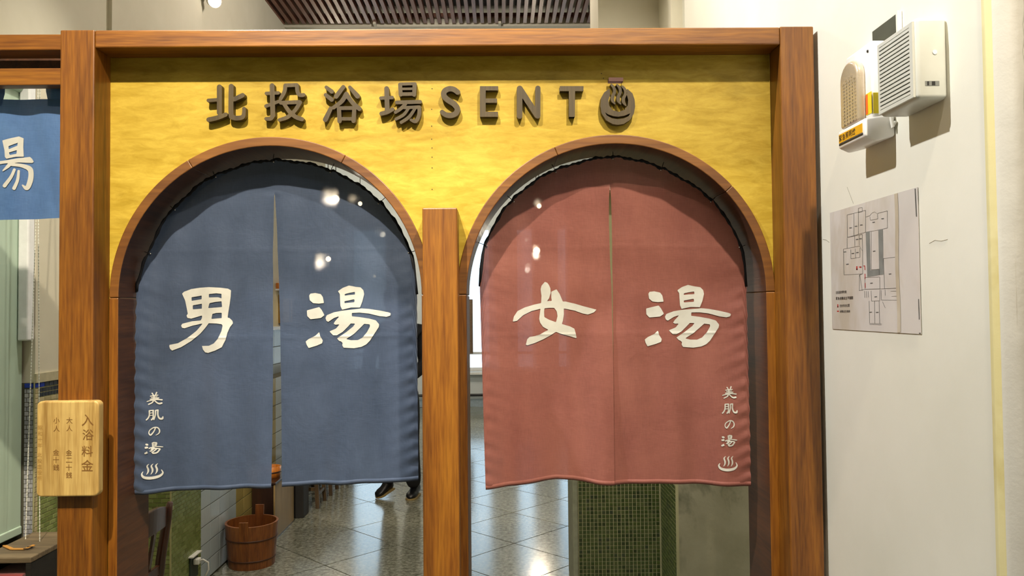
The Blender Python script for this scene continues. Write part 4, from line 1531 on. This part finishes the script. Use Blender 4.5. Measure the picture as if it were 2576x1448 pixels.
pb_, pr_, pg_ = B(), B(), B()
loops = [
    [(252, 335), (415, 285), (418, 480), (258, 535), (252, 335)], [(312, 318), (316, 512)], [(352, 305), (356, 500)],
    [(418, 345), (455, 330), (470, 308), (495, 295), (522, 312), (528, 305), (608, 280), (612, 432), (530, 455), (418, 480)],
    [(455, 340), (460, 372), (525, 355), (522, 315)], [(258, 535), (390, 500)], [(256, 540), (258, 630)], [(322, 520), (326, 610)], [(362, 508), (366, 600)], [(390, 500), (396, 650)],
    [(225, 640), (368, 605), (396, 650), (400, 850), (235, 868), (225, 640)], [(290, 640), (294, 722)], [(330, 630), (334, 715)], [(294, 722), (372, 705)], [(372, 620), (374, 705)],
    [(582, 705), (692, 685), (700, 960), (596, 970), (582, 705)], [(400, 850), (372, 860), (374, 1000), (420, 985)], [(420, 880), (424, 985), (555, 975), (552, 870), (420, 880)],
    [(424, 985), (712, 960)], [(478, 995), (484, 1085), (556, 1078), (556, 980)], [(566, 985), (570, 1072), (716, 1065), (710, 965)], [(462, 1085), (470, 1282)], [(470, 1282), (578, 1280)], [(470, 1292), (578, 1290)],
    [(510, 1085), (516, 1280)], [(550, 1080), (560, 1280)], [(600, 980), (604, 1030)], [(650, 990), (705, 985), (708, 1030), (660, 1035)], [(468, 470), (475, 810), (548, 800), (540, 450)],
    [(420, 1000), (424, 1060)], [(436, 1000), (440, 1060)], [(452, 1000), (456, 1055)], [(580, 1085), (606, 1140)], [(350, 270), (385, 262), (386, 300), (352, 308), (350, 270)], [(375, 860), (400, 1000)],
]
for lp_ in loops:
    for p, q_ in zip(lp_[:-1], lp_[1:]):
        line(pb_, p, q_, 2.6)
for cx_, cy_ in ((285, 448), (333, 432), (380, 418), (489, 388), (345, 548), (376, 540), (310, 674), (350, 664), (264, 772), (499, 644), (643, 838), (480, 928), (520, 1046), (478, 1184), (536, 1182), (240, 664), (568, 352)):
    line(pb_, (cx_ - 11, cy_ + 2), (cx_ + 11, cy_ - 2), 8)
line(pb_, (852, 70), (868, 318), 9)
line(pb_, (898, 1045), (908, 1225), 7)
line(pb_, (908, 1346), (922, 1345), 12)
for quad_ in ([(420, 480), (455, 472), (470, 870), (442, 874)], [(532, 452), (572, 442), (584, 846), (548, 852)], [(468, 815), (548, 803), (550, 852), (470, 870)]):
    pg_.quad(*[plan(*p, 0.0001) for p in quad_])
for p, q_, w in (((348, 785), (348, 818), 11), ((343, 812), (355, 812), 9), ((366, 792), (386, 790), 9), ((384, 784), (384, 798), 7), ((406, 780), (420, 778), 6), ((418, 780), (420, 815), 6), ((421, 848), (423, 894), 6), ((424, 928), (426, 972), 6),
                 ((186, 1130), (186, 1158), 9), ((181, 1152), (192, 1152), 8), ((180, 1192), (196, 1191), 10)):
    line(pr_, p, q_, w)
pb_.build('plan_lines', m_plain('plan_ink', '#5a5c5a', 0.5), sheet)['kind'] = 'stuff'
pg_.build('plan_courtyard', 'grey_print', sheet)
pr_.build('plan_marks', 'red_print', sheet)
tx = B()
for txt, x0_, x1_, y0_, y1_, sz in (('北投溫泉博物館', 172, 254, 1027, 1016, 26), ('緊急避難逃生平面圖', 176, 312, 1080, 1066, 26), ('您的所在位置', 210, 284, 1142, 1134, 24), ('避難逃生路線', 213, 288, 1192, 1186, 22)):
    for k, ch in enumerate(txt):
        t = k / (len(txt) - 1)
        v, f = char_mesh(ch)
        n = len(tx.v)
        cx_, cy_ = x0_ + (x1_ - x0_) * t, y0_ + (y1_ - y0_) * t
        wdt = (x1_ - x0_) / (len(txt) - 1) * 0.92
        tx.v += [plan(cx_ + u * wdt, cy_ + w * sz, 0.0002) for u, w in v]
        tx.f += [tuple(i + n for i in q[::-1]) for q in f]
tx.build('legend_writing', 'black', sheet)
# aged tape strip down the sheet
tb = B()
for k in range(20):
    t0_, t1_ = k / 20, (k + 1) / 20
    xa = lambda t: 684 + 48 * t + 4 * math.sin(t * 9)
    ya = lambda t: 122 + 1225 * t
    tb.quad(plan(xa(t0_) - 16, ya(t0_) + 5, 0.0003), plan(xa(t0_) + 14, ya(t0_) - 5, 0.0003), plan(xa(t1_) + 14, ya(t1_) - 5, 0.0003), plan(xa(t1_) - 16, ya(t1_) + 5, 0.0003))
tb.build('tape_strip', m_plaster('brown_aged_tape', '#b7ab95', '#c9c0b0', 0.5, 0.05, '#8f7d5a', 9.0), pap)

# ------------------------------------------------------------------ side bay: blind, chains, crate, red cloth
M['blind'] = m_plain('pale_green_blind', '#b3c8b6', 0.7, var=0.03, scale=4)
rb = thing('roller_blind', 'pale green roller blind drawn down inside the window recess', 'blind', (XL - 0.05, 2.2, 0.56))
by1 = 3.248
bz = at(58, 1342, Y=by1).z
B().box(XL - 0.052, XL - 0.048, 1.25, by1, bz + 0.03, 2.5).build('blind_fabric', 'blind', rb)
B().box(XL - 0.058, XL - 0.042, 1.25, by1, bz, bz + 0.034).build('bottom_bar', 'blind', rb, 0.004)
B().tube([(XL - 0.05, 1.24, 2.5), (XL - 0.05, by1 + 0.01, 2.5)], 0.025, 14).build('roller', 'blind', rb)
M['chain'] = m_plain('white_bead_chain', '#dcdcd2', 0.35)
for ci, (pa, pb2) in enumerate((((79, 900), (64, 1362)), ((98, 900), (100, 1362)))):
    cy_ = 3.13 if ci == 0 else 3.10
    top_p = at(*pa, Y=cy_)
    bot_p = at(*pb2, Y=cy_)
    top_p = bot_p + (top_p - bot_p) * 2.6
    ch = B().tube([top_p, bot_p], 0.0016, 6)
    nb = 150
    for k in range(nb):
        p = bot_p + (top_p - bot_p) * (k / nb)
        ch.lathe([(0.0008, -0.003), (0.003, 0), (0.0008, 0.003)], p, 6)
    pl_ = 'bead_chain'
    o = ch.build(pl_, 'chain')
    tag(o, ('white bead pull chain hanging nearest the green blind', 'white bead pull chain hanging in front of the green tiled wall')[ci], 'chain', 'pull chains of the roller blind')

CRY = 2.90
cr_p = at(78, 1401, Y=CRY)
cr = thing('wooden_crate', 'old dark open-fronted wooden crate below the green blind', 'crate', (cr_p.x - 0.3, CRY, 0))
M['crate'] = m_wood('old_dark_wood', '#0d0b09', '#191511', '#2a231c', 'x', 0.6, 0.05)
M['crate_top'] = m_wood('worn_top_wood', '#4d4232', '#6b5c46', '#857459', 'x', 0.6, 0.05)
xr, zt = cr_p.x, cr_p.z
xl = XL + 0.012
B().box(xl, xr, CRY, 3.235, zt - 0.022, zt).build('top_board', 'crate_top', cr, 0.004)
B().box(xr - 0.022, xr - 0.002, CRY + 0.003, 3.232, 0, zt - 0.0225).build('side_board', 'crate', cr, 0.002)
B().box(xl, xl + 0.02, CRY + 0.003, 3.232, 0, zt - 0.0225).build('side_board', 'crate', cr, 0.002)
B().box(xl + 0.0205, xr - 0.0225, 3.21, 3.232, 0, zt - 0.0225).build('back_board', 'crate', cr)
B().box(xl + 0.0205, xr - 0.0225, CRY + 0.003, 3.2095, 0.40, 0.418).build('shelf', 'crate', cr)
M['red_cloth'] = m_fabric('folded_red_cloth', '#8a3a3c', '#a34d4c', 0.0, 0.0, 0.4)
fc = thing('folded_cloth', 'folded red cloth lying in the dark crate', 'cloth', (xl + 0.08, 3.02, 0.419))
for k in range(7):
    z0_f = 0.4185 + k * 0.023
    b = B()
    xa, xb2 = xl + 0.024, xr - 0.05 - 0.006 * math.sin(k * 2)
    prof = [(CRY + 0.03, z0_f + 0.001), (CRY + 0.018, z0_f + 0.011), (CRY + 0.03, z0_f + 0.021), (3.19, z0_f + 0.0215), (3.19, z0_f + 0.0005)]
    b.prism(prof, lambda u, v, d: (d, u, v), xa, xb2).build('fold', 'red_cloth', fc, 0.003)
# leather strap on the crate
sp0 = [at(-40, 1372, Z=zt + 0.004), at(-4, 1372, Z=zt + 0.004), at(30, 1380, Z=zt + 0.004), at(64, 1380, Z=zt + 0.004), at(86, 1370, Z=zt + 0.01)]
sp0 = [Vector((max(p.x, xl + 0.01), min(max(p.y, CRY + 0.02), 3.2), p.z)) for p in sp0]
stp = thing('leather_strap', 'tan leather strap with a buckle lying on the crate', 'strap', sp0[2])
b = B()
for p, q_ in zip(sp0[:-1], sp0[1:]):
    b.beam(p, q_, 0.014, 0.003)
b.build('band', m_plain('tan_leather', '#b8843c', 0.5), stp)
B().tube([sp0[-2] + Vector((0, -0.012, 0.004)), sp0[-2] + Vector((0.02, -0.012, 0.004)), sp0[-2] + Vector((0.02, 0.012, 0.004)), sp0[-2] + Vector((0, 0.012, 0.004))], 0.002, 6).build('buckle', 'wire', stp)

# ------------------------------------------------------------------ chair behind the jamb
M['chair'] = m_wood('dark_polished_wood', '#2a130b', '#43200f', '#5a2d18', 'z', 0.32, 0.2)
chx, chy = -1.262, 2.95
ctz = at(421, 1262, Y=chy).z
chr_ = thing('wooden_chair', 'dark polished wooden chair half hidden by the arch jamb', 'chair', (-1.5, 2.78, 0))
for y in (2.62, chy):
    B().tube([(chx - 0.06, y, 0), (chx - 0.055, y, 0.44), (chx - 0.035, y, 0.62), (chx - 0.012, y, ctz - 0.06), (chx, y, ctz)], [0.016, 0.019, 0.018, 0.017, 0.010], 12).build('back_post', 'chair', chr_, 0, True)
    B().tube([(-1.69, y, 0), (-1.68, y, 0.43)], [0.015, 0.02], 10).build('leg', 'chair', chr_, 0, True)
b = B()
for k in range(13):
    t = k / 12
    y = 2.62 + (chy - 2.62) * t
    bow = 0.02 * math.sin(math.pi * t)
    z0_c, z1_c = ctz - 0.088 + 0.01 * math.sin(math.pi * t), ctz - 0.018 + 0.03 * math.sin(math.pi * t)
    x = chx - 0.018 + bow
    b.v += [(x - 0.010, y, z0_c), (x + 0.008, y, z0_c), (x + 0.012, y, z1_c), (x - 0.006, y, z1_c)]
for k in range(12):
    for q_ in range(4):
        b.f.append((k * 4 + q_, k * 4 + (q_ + 1) % 4, k * 4 + 4 + (q_ + 1) % 4, k * 4 + 4 + q_))
b.f += [(0, 3, 2, 1), (48, 49, 50, 51)]
b.build('crest_rail', 'chair', chr_, 0.003)
B().beam((chx - 0.04, 2.62, 0.585), (chx - 0.04, chy, 0.585), 0.016, 0.035).build('lower_rail', 'chair', chr_, 0.003)
B().box(-1.70, chx - 0.035, 2.60, chy + 0.02, 0.43, 0.458).build('seat', 'chair', chr_, 0.008)
for y in (2.62, chy):
    B().beam((-1.68, y, 0.2), (chx - 0.06, y, 0.2), 0.018, 0.022).build('stretcher', 'chair', chr_)
for k in range(3):
    y = 2.62 + (chy - 2.62) * (k + 1) / 4
    B().beam((chx - 0.045, y, 0.6), (chx - 0.02, y, ctz - 0.075), 0.02, 0.01, (1, 0, 0)).build('spindle', 'chair', chr_)

# wall outlet with a white plug
oy = 4.30
ot = thing('wall_outlet', 'dark wall outlet with a white plug and cord on the green tiles', 'outlet', (TW, oy, 0.14))
oz = at(480, 1400, X=TW).z
B().box(TW + 0.003, TW + 0.012, oy - 0.05, oy + 0.055, oz - 0.12, oz + 0.005).build('plate', m_plain('dark_green_plate', '#26332c', 0.4), ot, 0.002)
B().box(TW + 0.003, TW + 0.03, oy - 0.06, oy + 0.065, oz + 0.005, oz + 0.011).build('plate_rim', 'ivory', ot)
B().box(TW + 0.012, TW + 0.045, oy - 0.02, oy + 0.02, oz - 0.045, oz - 0.012).build('plug', 'ivory', ot, 0.006)
B().tube([(TW + 0.04, oy, oz - 0.028), (TW + 0.06, oy, oz - 0.02), (TW + 0.085, oy + 0.01, oz - 0.04), (TW + 0.085, oy + 0.015, oz - 0.08), (TW + 0.06, oy, oz - 0.135 + 0.0)], 0.005, 8).build('plug_cord', 'ivory', ot, 0, True)

# ------------------------------------------------------------------ bucket
M['bucket'] = m_wood('amber_bucket_wood', '#5a2c10', '#8a4d1f', '#a5652c', 'z', 0.4, 0.2, 0.8)
M['hoop'] = m_plain('bucket_hoop', '#4d2a14', 0.5)
bcx, bcy, bh, rt, rbm = -1.552, 4.80, 0.262, 0.158, 0.136
bk = thing('wooden_bucket', 'round wooden stave bucket with raised lugs standing on the terrazzo by the tiled wall', 'bucket', (bcx, bcy, 0))
nst = 18
lug = {4: 0.062, 13: 0.03}
for k in range(nst):
    a0, a1 = 2 * math.pi * k / nst + 0.003, 2 * math.pi * (k + 1) / nst - 0.003
    hh = bh + lug.get(k, 0)
    b = B()
    for z in (0.0, hh):
        rr = rbm + (rt - rbm) * z / bh
        for r2 in (rr, rr - 0.013):
            for a in (a0, (a0 + a1) / 2, a1):
                b.v.append((bcx + r2 * math.cos(a), bcy + r2 * math.sin(a), z))
    b.f = [(0, 1, 2, 5, 4, 3), (6, 9, 10, 11, 8, 7), (0, 6, 7, 1), (1, 7, 8, 2), (3, 4, 10, 9), (4, 5, 11, 10), (0, 3, 9, 6), (2, 8, 11, 5)]
    b.build('stave', 'bucket', bk)
B().lathe([(0.01, 0.02), (rbm - 0.012, 0.02), (rbm - 0.012, 0.03), (0.01, 0.03)], (bcx, bcy, 0), 24).build('bottom_board', 'bucket', bk)
for z in (0.05, bh * 0.66):
    rr = rbm + (rt - rbm) * z / bh
    B().lathe([(rr - 0.004, z - 0.005), (rr + 0.0025, z - 0.004), (rr + 0.0025, z + 0.004), (rr - 0.003, z + 0.005)], (bcx, bcy, 0), 36, 'z', False).build('hoop', 'hoop', bk, 0, True)

# ------------------------------------------------------------------ cabinet, amber tub, black block, stools
M['cab_dark'] = m_wood('dark_cabinet_wood', '#190d08', '#27140c', '#351d12', 'z', 0.35, 0.3)
M['cab_side'] = m_wood('tan_cabinet_side', '#7a6440', '#927a4f', '#a58c5e', 'z', 0.5, 0.1)
cy0, cy1, cx0, cx1, ch_ = 5.27, 5.74, TW + 0.012, -1.548, 0.392
cb = thing('small_cabinet', 'low dark cabinet with a tan side panel behind the bucket', 'cabinet', ((cx0 + cx1) / 2, (cy0 + cy1) / 2, 0))
B().box(cx0, cx1 - 0.012, cy0 + 0.014, cy1, 0.012, ch_ - 0.016).build('carcass', 'cab_dark', cb)
B().box(cx1 - 0.0115, cx1, cy0 + 0.004, cy1, 0.012, ch_ - 0.016).build('side_panel', 'cab_side', cb)
B().box(cx0, cx1 + 0.006, cy0 - 0.006, cy1 + 0.004, ch_ - 0.0155, ch_).build('top_board', 'cab_dark', cb, 0.003)
d_ = B().box(cx0 + 0.004, cx1 - 0.016, cy0, cy0 + 0.0135, 0.02, ch_ - 0.022).build('door', 'cab_dark', cb, 0.002)
B().lathe([(0.004, 0), (0.004, -0.008), (0.009, -0.012), (0.009, -0.018), (0.003, -0.02)], (cx1 - 0.035, cy0, 0.16), 14, 'y').build('knob', 'metal', d_)
B().box(cx0, cx1 - 0.002, cy0 + 0.02, cy1 - 0.01, 0, 0.0115).build('plinth', 'cab_dark', cb)
wb = thing('wash_tub', 'small amber wooden wash tub with a dark hoop on the low cabinet', 'tub', (-1.632, 5.45, ch_))
M['amber'] = m_wood('amber_cypress', '#9a5316', '#c97524', '#dd8e38', 'z', 0.3, 0.4)
B().lathe([(0.066, 0), (0.072, 0.075), (0.064, 0.075), (0.058, 0.01)], (-1.632, 5.45, ch_ + 0.0005), 28, 'z', True).build('tub_wall', 'amber', wb, 0, True)
B().lathe([(0.069, 0.034), (0.0735, 0.035), (0.0737, 0.042), (0.07, 0.043)], (-1.632, 5.45, ch_), 28, 'z', False).build('hoop', 'cab_dark', wb, 0, True)

bx = thing('black_block', 'plain black block between the low cabinet and the stools', 'box', (-1.62, 5.9, 0))
B().box(TW + 0.012, -1.50, 5.83, 5.99, 0, 0.30).build('block_body', 'black', bx, 0.006)  # plain black block with a thin slab on top
B().box(TW + 0.010, -1.496, 5.826, 5.994, 0.3005, 0.32).build('block_top', 'black', bx, 0.004)

M['stool'] = m_wood('brown_stool_wood', '#2e2113', '#4b3822', '#65502f', 'z', 0.5, 0.1)


def stool(x, y, label):
    t = thing('wooden_stool', label, 'stool', (x, y, 0), 'stools along the tiled wall')
    hw, hd, hh = 0.105, 0.125, 0.42
    B().box(x - hw - 0.01, x + hw + 0.01, y - hd - 0.01, y + hd + 0.01, hh - 0.03, hh).build('seat', 'stool', t, 0.004)
    for sx in (-1, 1):
        for sy in (-1, 1):
            B().beam((x + sx * (hw), y + sy * (hd), 0), (x + sx * (hw - 0.025), y + sy * (hd - 0.03), hh - 0.0305), 0.03, 0.03, (0, 1, 0)).build('leg', 'stool', t)
    for sx in (-1, 1):
        B().beam((x + sx * (hw - 0.005), y - hd + 0.012, 0.11), (x + sx * (hw - 0.005), y + hd - 0.012, 0.11), 0.016, 0.026).build('stretcher', 'stool', t)
    for sy in (-1, 1):
        B().beam((x - hw + 0.012, y + sy * (hd - 0.006), 0.15), (x + hw - 0.012, y + sy * (hd - 0.006), 0.15), 0.016, 0.026).build('stretcher', 'stool', t)
    return t


s1 = stool(-1.565, 6.24, 'brown wooden stool nearest the black block by the tiled wall')
copy_tree(s1, (0.01, 0.42, 0), 'middle one of the three brown wooden stools by the tiled wall')
copy_tree(s1, (0.02, 0.84, 0), 'farthest of the three brown wooden stools by the tiled wall')

# ------------------------------------------------------------------ lamps of the far room
M['brass'] = m_plain('brass', '#b08a3a', 0.3, 0.8)
M['bulb'] = m_emit('warm_bulb', '#ffe9c4', 160)
M['glow_pane'] = m_emit('brass_lantern_pane', '#ffd98a', 2.2)
wl = thing('brass_wall_lantern', 'small glowing brass wall lantern seen through the slit of the blue curtain', 'lamp', (XL, 6.85, 1.45))
B().box(XL + 0.0, XL + 0.02, 6.78, 6.92, 1.45, 1.70).build('back_plate', 'brass', wl)
B().box(XL + 0.02, XL + 0.10, 6.79, 6.91, 1.44, 1.455).box(XL + 0.02, XL + 0.10, 6.79, 6.91, 1.665, 1.68).build('cap', 'brass', wl)
for sx in (0.025, 0.093):
    for sy in (6.795, 6.899):
        B().box(XL + sx, XL + sx + 0.006, sy, sy + 0.006, 1.4555, 1.6645).build('corner_bar', 'brass', wl)
B().box(XL + 0.035, XL + 0.09, 6.805, 6.895, 1.456, 1.664).build('pane', 'glow_pane', wl)
hb = thing('wooden_wall_bracket', 'orange wooden bracket board above the brass lantern', 'shelf', (XL, 6.85, 1.74))
B().box(XL, XL + 0.11, 6.70, 7.0, 1.75, 1.80).build('board', 'amber', hb, 0.003)
B().box(XL, XL + 0.13, 6.69, 7.01, 1.735, 1.7495).build('lower_edge', 'white_paint', hb)

POINTS = [(845, 500, 10.4, 30), (1350, 630, 10.6, 32), (906, 512, 11.2, 10), (1356, 518, 10.0, 10), (750, 640, 8.4, 12), (826, 651, 9.0, 12), (685, 627, 8.9, 8)]
names_ = ['brightest pendant lamp behind the shoulder of the blue curtain', 'brightest pendant lamp behind the red curtain', 'small pendant lamp next to the brightest one behind the blue curtain',
          'higher faint pendant lamp behind the red curtain', 'pendant lamp low behind the middle of the blue curtain, close to its slit', 'pendant lamp low behind the blue curtain, farther from its slit', 'tiny pendant lamp glinting just beside the slit of the blue curtain']
for (px_, py_, Y_, pw), nm in zip(POINTS, names_):
    p = at(px_, py_, Y=Y_)
    t = thing('pendant_lamp', nm, 'lamp', (p.x, p.y, p.z), 'pendant lamps of the far room')
    k = 0.05 if pw >= 30 else 0.032
    B().lathe([(0.005, -k), (k * 0.75, -k * 0.65), (k, 0), (k * 0.75, k * 0.65), (0.005, k)], p, 16).build('bulb', 'bulb', t, 0, True)
    B().lathe([(k * 0.5, k), (k * 0.5, k * 1.8), (0.008, k * 2.2)], p, 14).build('socket', 'brass', t)
    B().tube([(p.x, p.y, p.z + k * 2.2), (p.x, p.y, CEIL - 0.002)], 0.005, 6).build('cord', 'wire', t)
    if pw >= 12:
        point('pendant_light', p + Vector((0, 0, -k - 0.03)), pw * 1.5, WARM, k)

# ------------------------------------------------------------------ person walking in the far room (only the lower legs show under the curtain)
def skin(name, verts, edges, radii, mat, parent, root=0, sub=2):
    me = bpy.data.meshes.new(name)
    me.from_pydata(verts, edges, [])
    o = link(name, me, mat, parent)
    m = o.modifiers.new('skin', 'SKIN')
    m.use_smooth_shade = True
    me.skin_vertices.new() if not me.skin_vertices else None
    for i, r in enumerate(radii):
        d = me.skin_vertices[0].data[i]
        d.radius = r if isinstance(r, tuple) else (r, r)
        d.use_root = i == root
    sm = o.modifiers.new('sub', 'SUBSURF')
    sm.levels = sm.render_levels = sub
    return o


M['skin'] = m_plain('skin', '#c79a7c', 0.5, var=0.05)
M['trousers'] = m_plain('black_trousers', '#0d0e12', 0.8)
M['jacket'] = m_plain('black_jacket', '#0f1015', 0.75)
M['hair'] = m_plain('dark_hair', '#14100e', 0.6)
M['shoe'] = m_plain('black_shoe', '#0b0b0d', 0.4)
M['sole'] = m_plain('tan_sole', '#8a774a', 0.7)
fl = at(962, 1252, Z=0.0)
fr_ = at(1034, 1257, Z=0.0)
pcx, pcy = (fl.x + fr_.x) / 2, (fl.y + fr_.y) / 2 + 0.08
pe = thing('person', 'person in black trousers and shoes walking on the terrazzo behind the blue curtain', 'person', (pcx, pcy, 0))
hipz = 0.88
aL, aR = Vector((fl.x + 0.055, fl.y + 0.05, 0.125)), Vector((fr_.x + 0.01, fr_.y + 0.14, 0.085))
kL, kR = Vector((fl.x + 0.05, fl.y - 0.02, 0.5)), Vector((fr_.x - 0.01, fr_.y + 0.0, 0.47))
P_ = [(pcx, pcy, hipz), (pcx, pcy, 1.05), (pcx, pcy - 0.01, 1.25), (pcx, pcy, 1.40), (pcx, pcy - 0.01, 1.49), (pcx, pcy - 0.03, 1.56), (pcx, pcy - 0.035, 1.66),
      (pcx - 0.1, pcy, hipz - 0.06), tuple(kL), tuple(aL), (pcx + 0.1, pcy, hipz - 0.06), tuple(kR), tuple(aR),
      (pcx - 0.19, pcy, 1.38), (pcx - 0.24, pcy + 0.05, 1.10), (pcx - 0.25, pcy - 0.06, 0.86), (pcx + 0.19, pcy, 1.38), (pcx + 0.23, pcy + 0.0, 1.10), (pcx + 0.10, pcy - 0.20, 0.99)]
E_ = [(0, 1), (1, 2), (2, 3), (3, 4), (4, 5), (5, 6), (0, 7), (7, 8), (8, 9), (0, 10), (10, 11), (11, 12), (3, 13), (13, 14), (14, 15), (3, 16), (16, 17), (17, 18)]
R_ = [(0.13, 0.10), (0.12, 0.09), (0.14, 0.10), (0.13, 0.09), (0.055, 0.055), (0.085, 0.095), (0.08, 0.09), 0.085, 0.06, 0.045, 0.085, 0.06, 0.045, 0.06, 0.045, 0.03, 0.06, 0.045, 0.03]
body = skin('body', P_, E_, R_, 'skin', pe)
# hands with fingers
for hi, (wx, wy, wz) in ((0, P_[15]), (1, P_[18])):
    hv, he, hr = [(wx, wy, wz), (wx, wy - 0.005, wz - 0.06), (wx, wy - 0.01, wz - 0.09)], [(0, 1), (1, 2)], [0.022, (0.018, 0.035), (0.014, 0.036)]
    for q_, (dy, ln) in enumerate(((-0.03, 0.07), (-0.01, 0.08), (0.01, 0.075), (0.03, 0.06))):
        n = len(hv)
        hv += [(wx, wy - 0.01 + dy, wz - 0.10), (wx + (0.012 if hi == 0 else -0.012), wy - 0.012 + dy, wz - 0.10 - ln * 0.55), (wx + (0.028 if hi == 0 else -0.028), wy - 0.012 + dy, wz - 0.10 - ln)]
        he += [(2, n), (n, n + 1), (n + 1, n + 2)]
        hr += [0.0095, 0.009, 0.0075]
    n = len(hv)
    hv += [(wx, wy - 0.045, wz - 0.055), (wx, wy - 0.06, wz - 0.085), (wx, wy - 0.062, wz - 0.105)]
    he += [(1, n), (n, n + 1), (n + 1, n + 2)]
    hr += [0.011, 0.010, 0.008]
    skin('hand', hv, he, hr, 'skin', pe, 0, 1)
skin('trousers', [(pcx, pcy, 0.98), (pcx, pcy, hipz), (pcx - 0.1, pcy, hipz - 0.08), tuple(kL), tuple(aL + Vector((0, 0, -0.02))), (pcx + 0.1, pcy, hipz - 0.08), tuple(kR), tuple(aR + Vector((0, 0, -0.02)))],
     [(0, 1), (1, 2), (2, 3), (3, 4), (1, 5), (5, 6), (6, 7)], [(0.15, 0.115), (0.155, 0.12), 0.105, 0.085, 0.066, 0.105, 0.085, 0.066], 'trousers', pe)
skin('jacket', [(pcx, pcy, 0.84), (pcx, pcy, 1.05), (pcx, pcy - 0.01, 1.25), (pcx, pcy, 1.41), (pcx, pcy, 1.47), (pcx - 0.2, pcy, 1.38), (pcx - 0.245, pcy + 0.05, 1.10), (pcx - 0.25, pcy - 0.05, 0.89), (pcx + 0.2, pcy, 1.38), (pcx + 0.235, pcy + 0.0, 1.10), (pcx + 0.115, pcy - 0.19, 0.995)],
     [(0, 1), (1, 2), (2, 3), (3, 4), (3, 5), (5, 6), (6, 7), (3, 8), (8, 9), (9, 10)], [(0.175, 0.14), (0.16, 0.125), (0.17, 0.13), (0.15, 0.11), 0.07, 0.075, 0.06, 0.05, 0.075, 0.06, 0.05], 'jacket', pe)
# face details and hair
hc = Vector((pcx, pcy - 0.035, 1.62))
fc_ = B()
fc_.lathe([(0.004, 0.03), (0.012, 0.0), (0.016, -0.02), (0.004, -0.028)], hc + Vector((0, -0.095, 0.0)), 10).build('nose', 'skin', body, 0, True)
for sx in (-1, 1):
    B().lathe([(0.002, -0.008), (0.011, 0), (0.002, 0.006)], hc + Vector((sx * 0.032, -0.088, 0.022)), 12, 'y').build('eye', 'black', body, 0, True)
    B().lathe([(0.004, -0.03), (0.016, -0.01), (0.018, 0.015), (0.004, 0.03)], hc + Vector((sx * 0.088, 0.0, 0.005)), 10).build('ear', 'skin', body, 0, True)
B().obox(hc + Vector((0, -0.088, -0.05)), 0.022, 0.004, 0.004).build('mouth', m_plain('lips', '#a3605a', 0.5), body, 0.002)
hr_ = B()
hr_.lathe([(0.105, -0.06), (0.112, 0.0), (0.104, 0.06), (0.07, 0.105), (0.01, 0.125)], hc + Vector((0, 0.025, 0.02)), 22)
hr_.build('hair', 'hair', pe, 0, True)


def shoe(toe, heel, name='shoe'):
    """toe and heel: points of the sole; the shoe is lofted between them."""
    toe, heel = Vector(toe), Vector(heel)
    d = (toe - heel)
    L = d.length
    d.normalize()
    s_ = d.cross(Vector((0, 0, 1))).normalized()
    u = s_.cross(d)
    prof = [(0.0, 0.030, 0.085), (0.12, 0.036, 0.10), (0.3, 0.038, 0.095), (0.5, 0.040, 0.062), (0.72, 0.047, 0.048), (0.9, 0.038, 0.036), (1.0, 0.014, 0.02)]
    b = B()
    n = 12
    for t, w, h in prof:
        c = heel + d * L * t
        for k in range(n):
            a = 2 * math.pi * k / n
            b.v.append(tuple(c + s_ * w * math.cos(a) + u * (0.012 + h * (0.5 + 0.5 * math.sin(a)))))
    for i in range(len(prof) - 1):
        for k in range(n):
            b.f.append((i * n + k, i * n + (k + 1) % n, (i + 1) * n + (k + 1) % n, (i + 1) * n + k))
    b.f += [tuple(range(n))[::-1], tuple((len(prof) - 1) * n + k for k in range(n))]
    so_ = b.build(name, 'shoe', pe, 0, True)
    b = B()
    out = [(t, w + 0.003) for t, w, h in prof]
    pts = [(t, w) for t, w in out] + [(t, -w) for t, w in out[::-1]]
    b.prism(pts, lambda t, w, z: tuple(heel + d * L * t + s_ * w + u * z), 0.0, 0.012)
    b.build('sole', 'sole', so_)


tL = at(948, 1253, Z=0.002)
shoe(tL, at(988, 1228, Y=tL.y + 0.12))
shoe((fr_.x - 0.01, fr_.y - 0.02, 0.001), (fr_.x + 0.03, fr_.y + 0.20, 0.001))
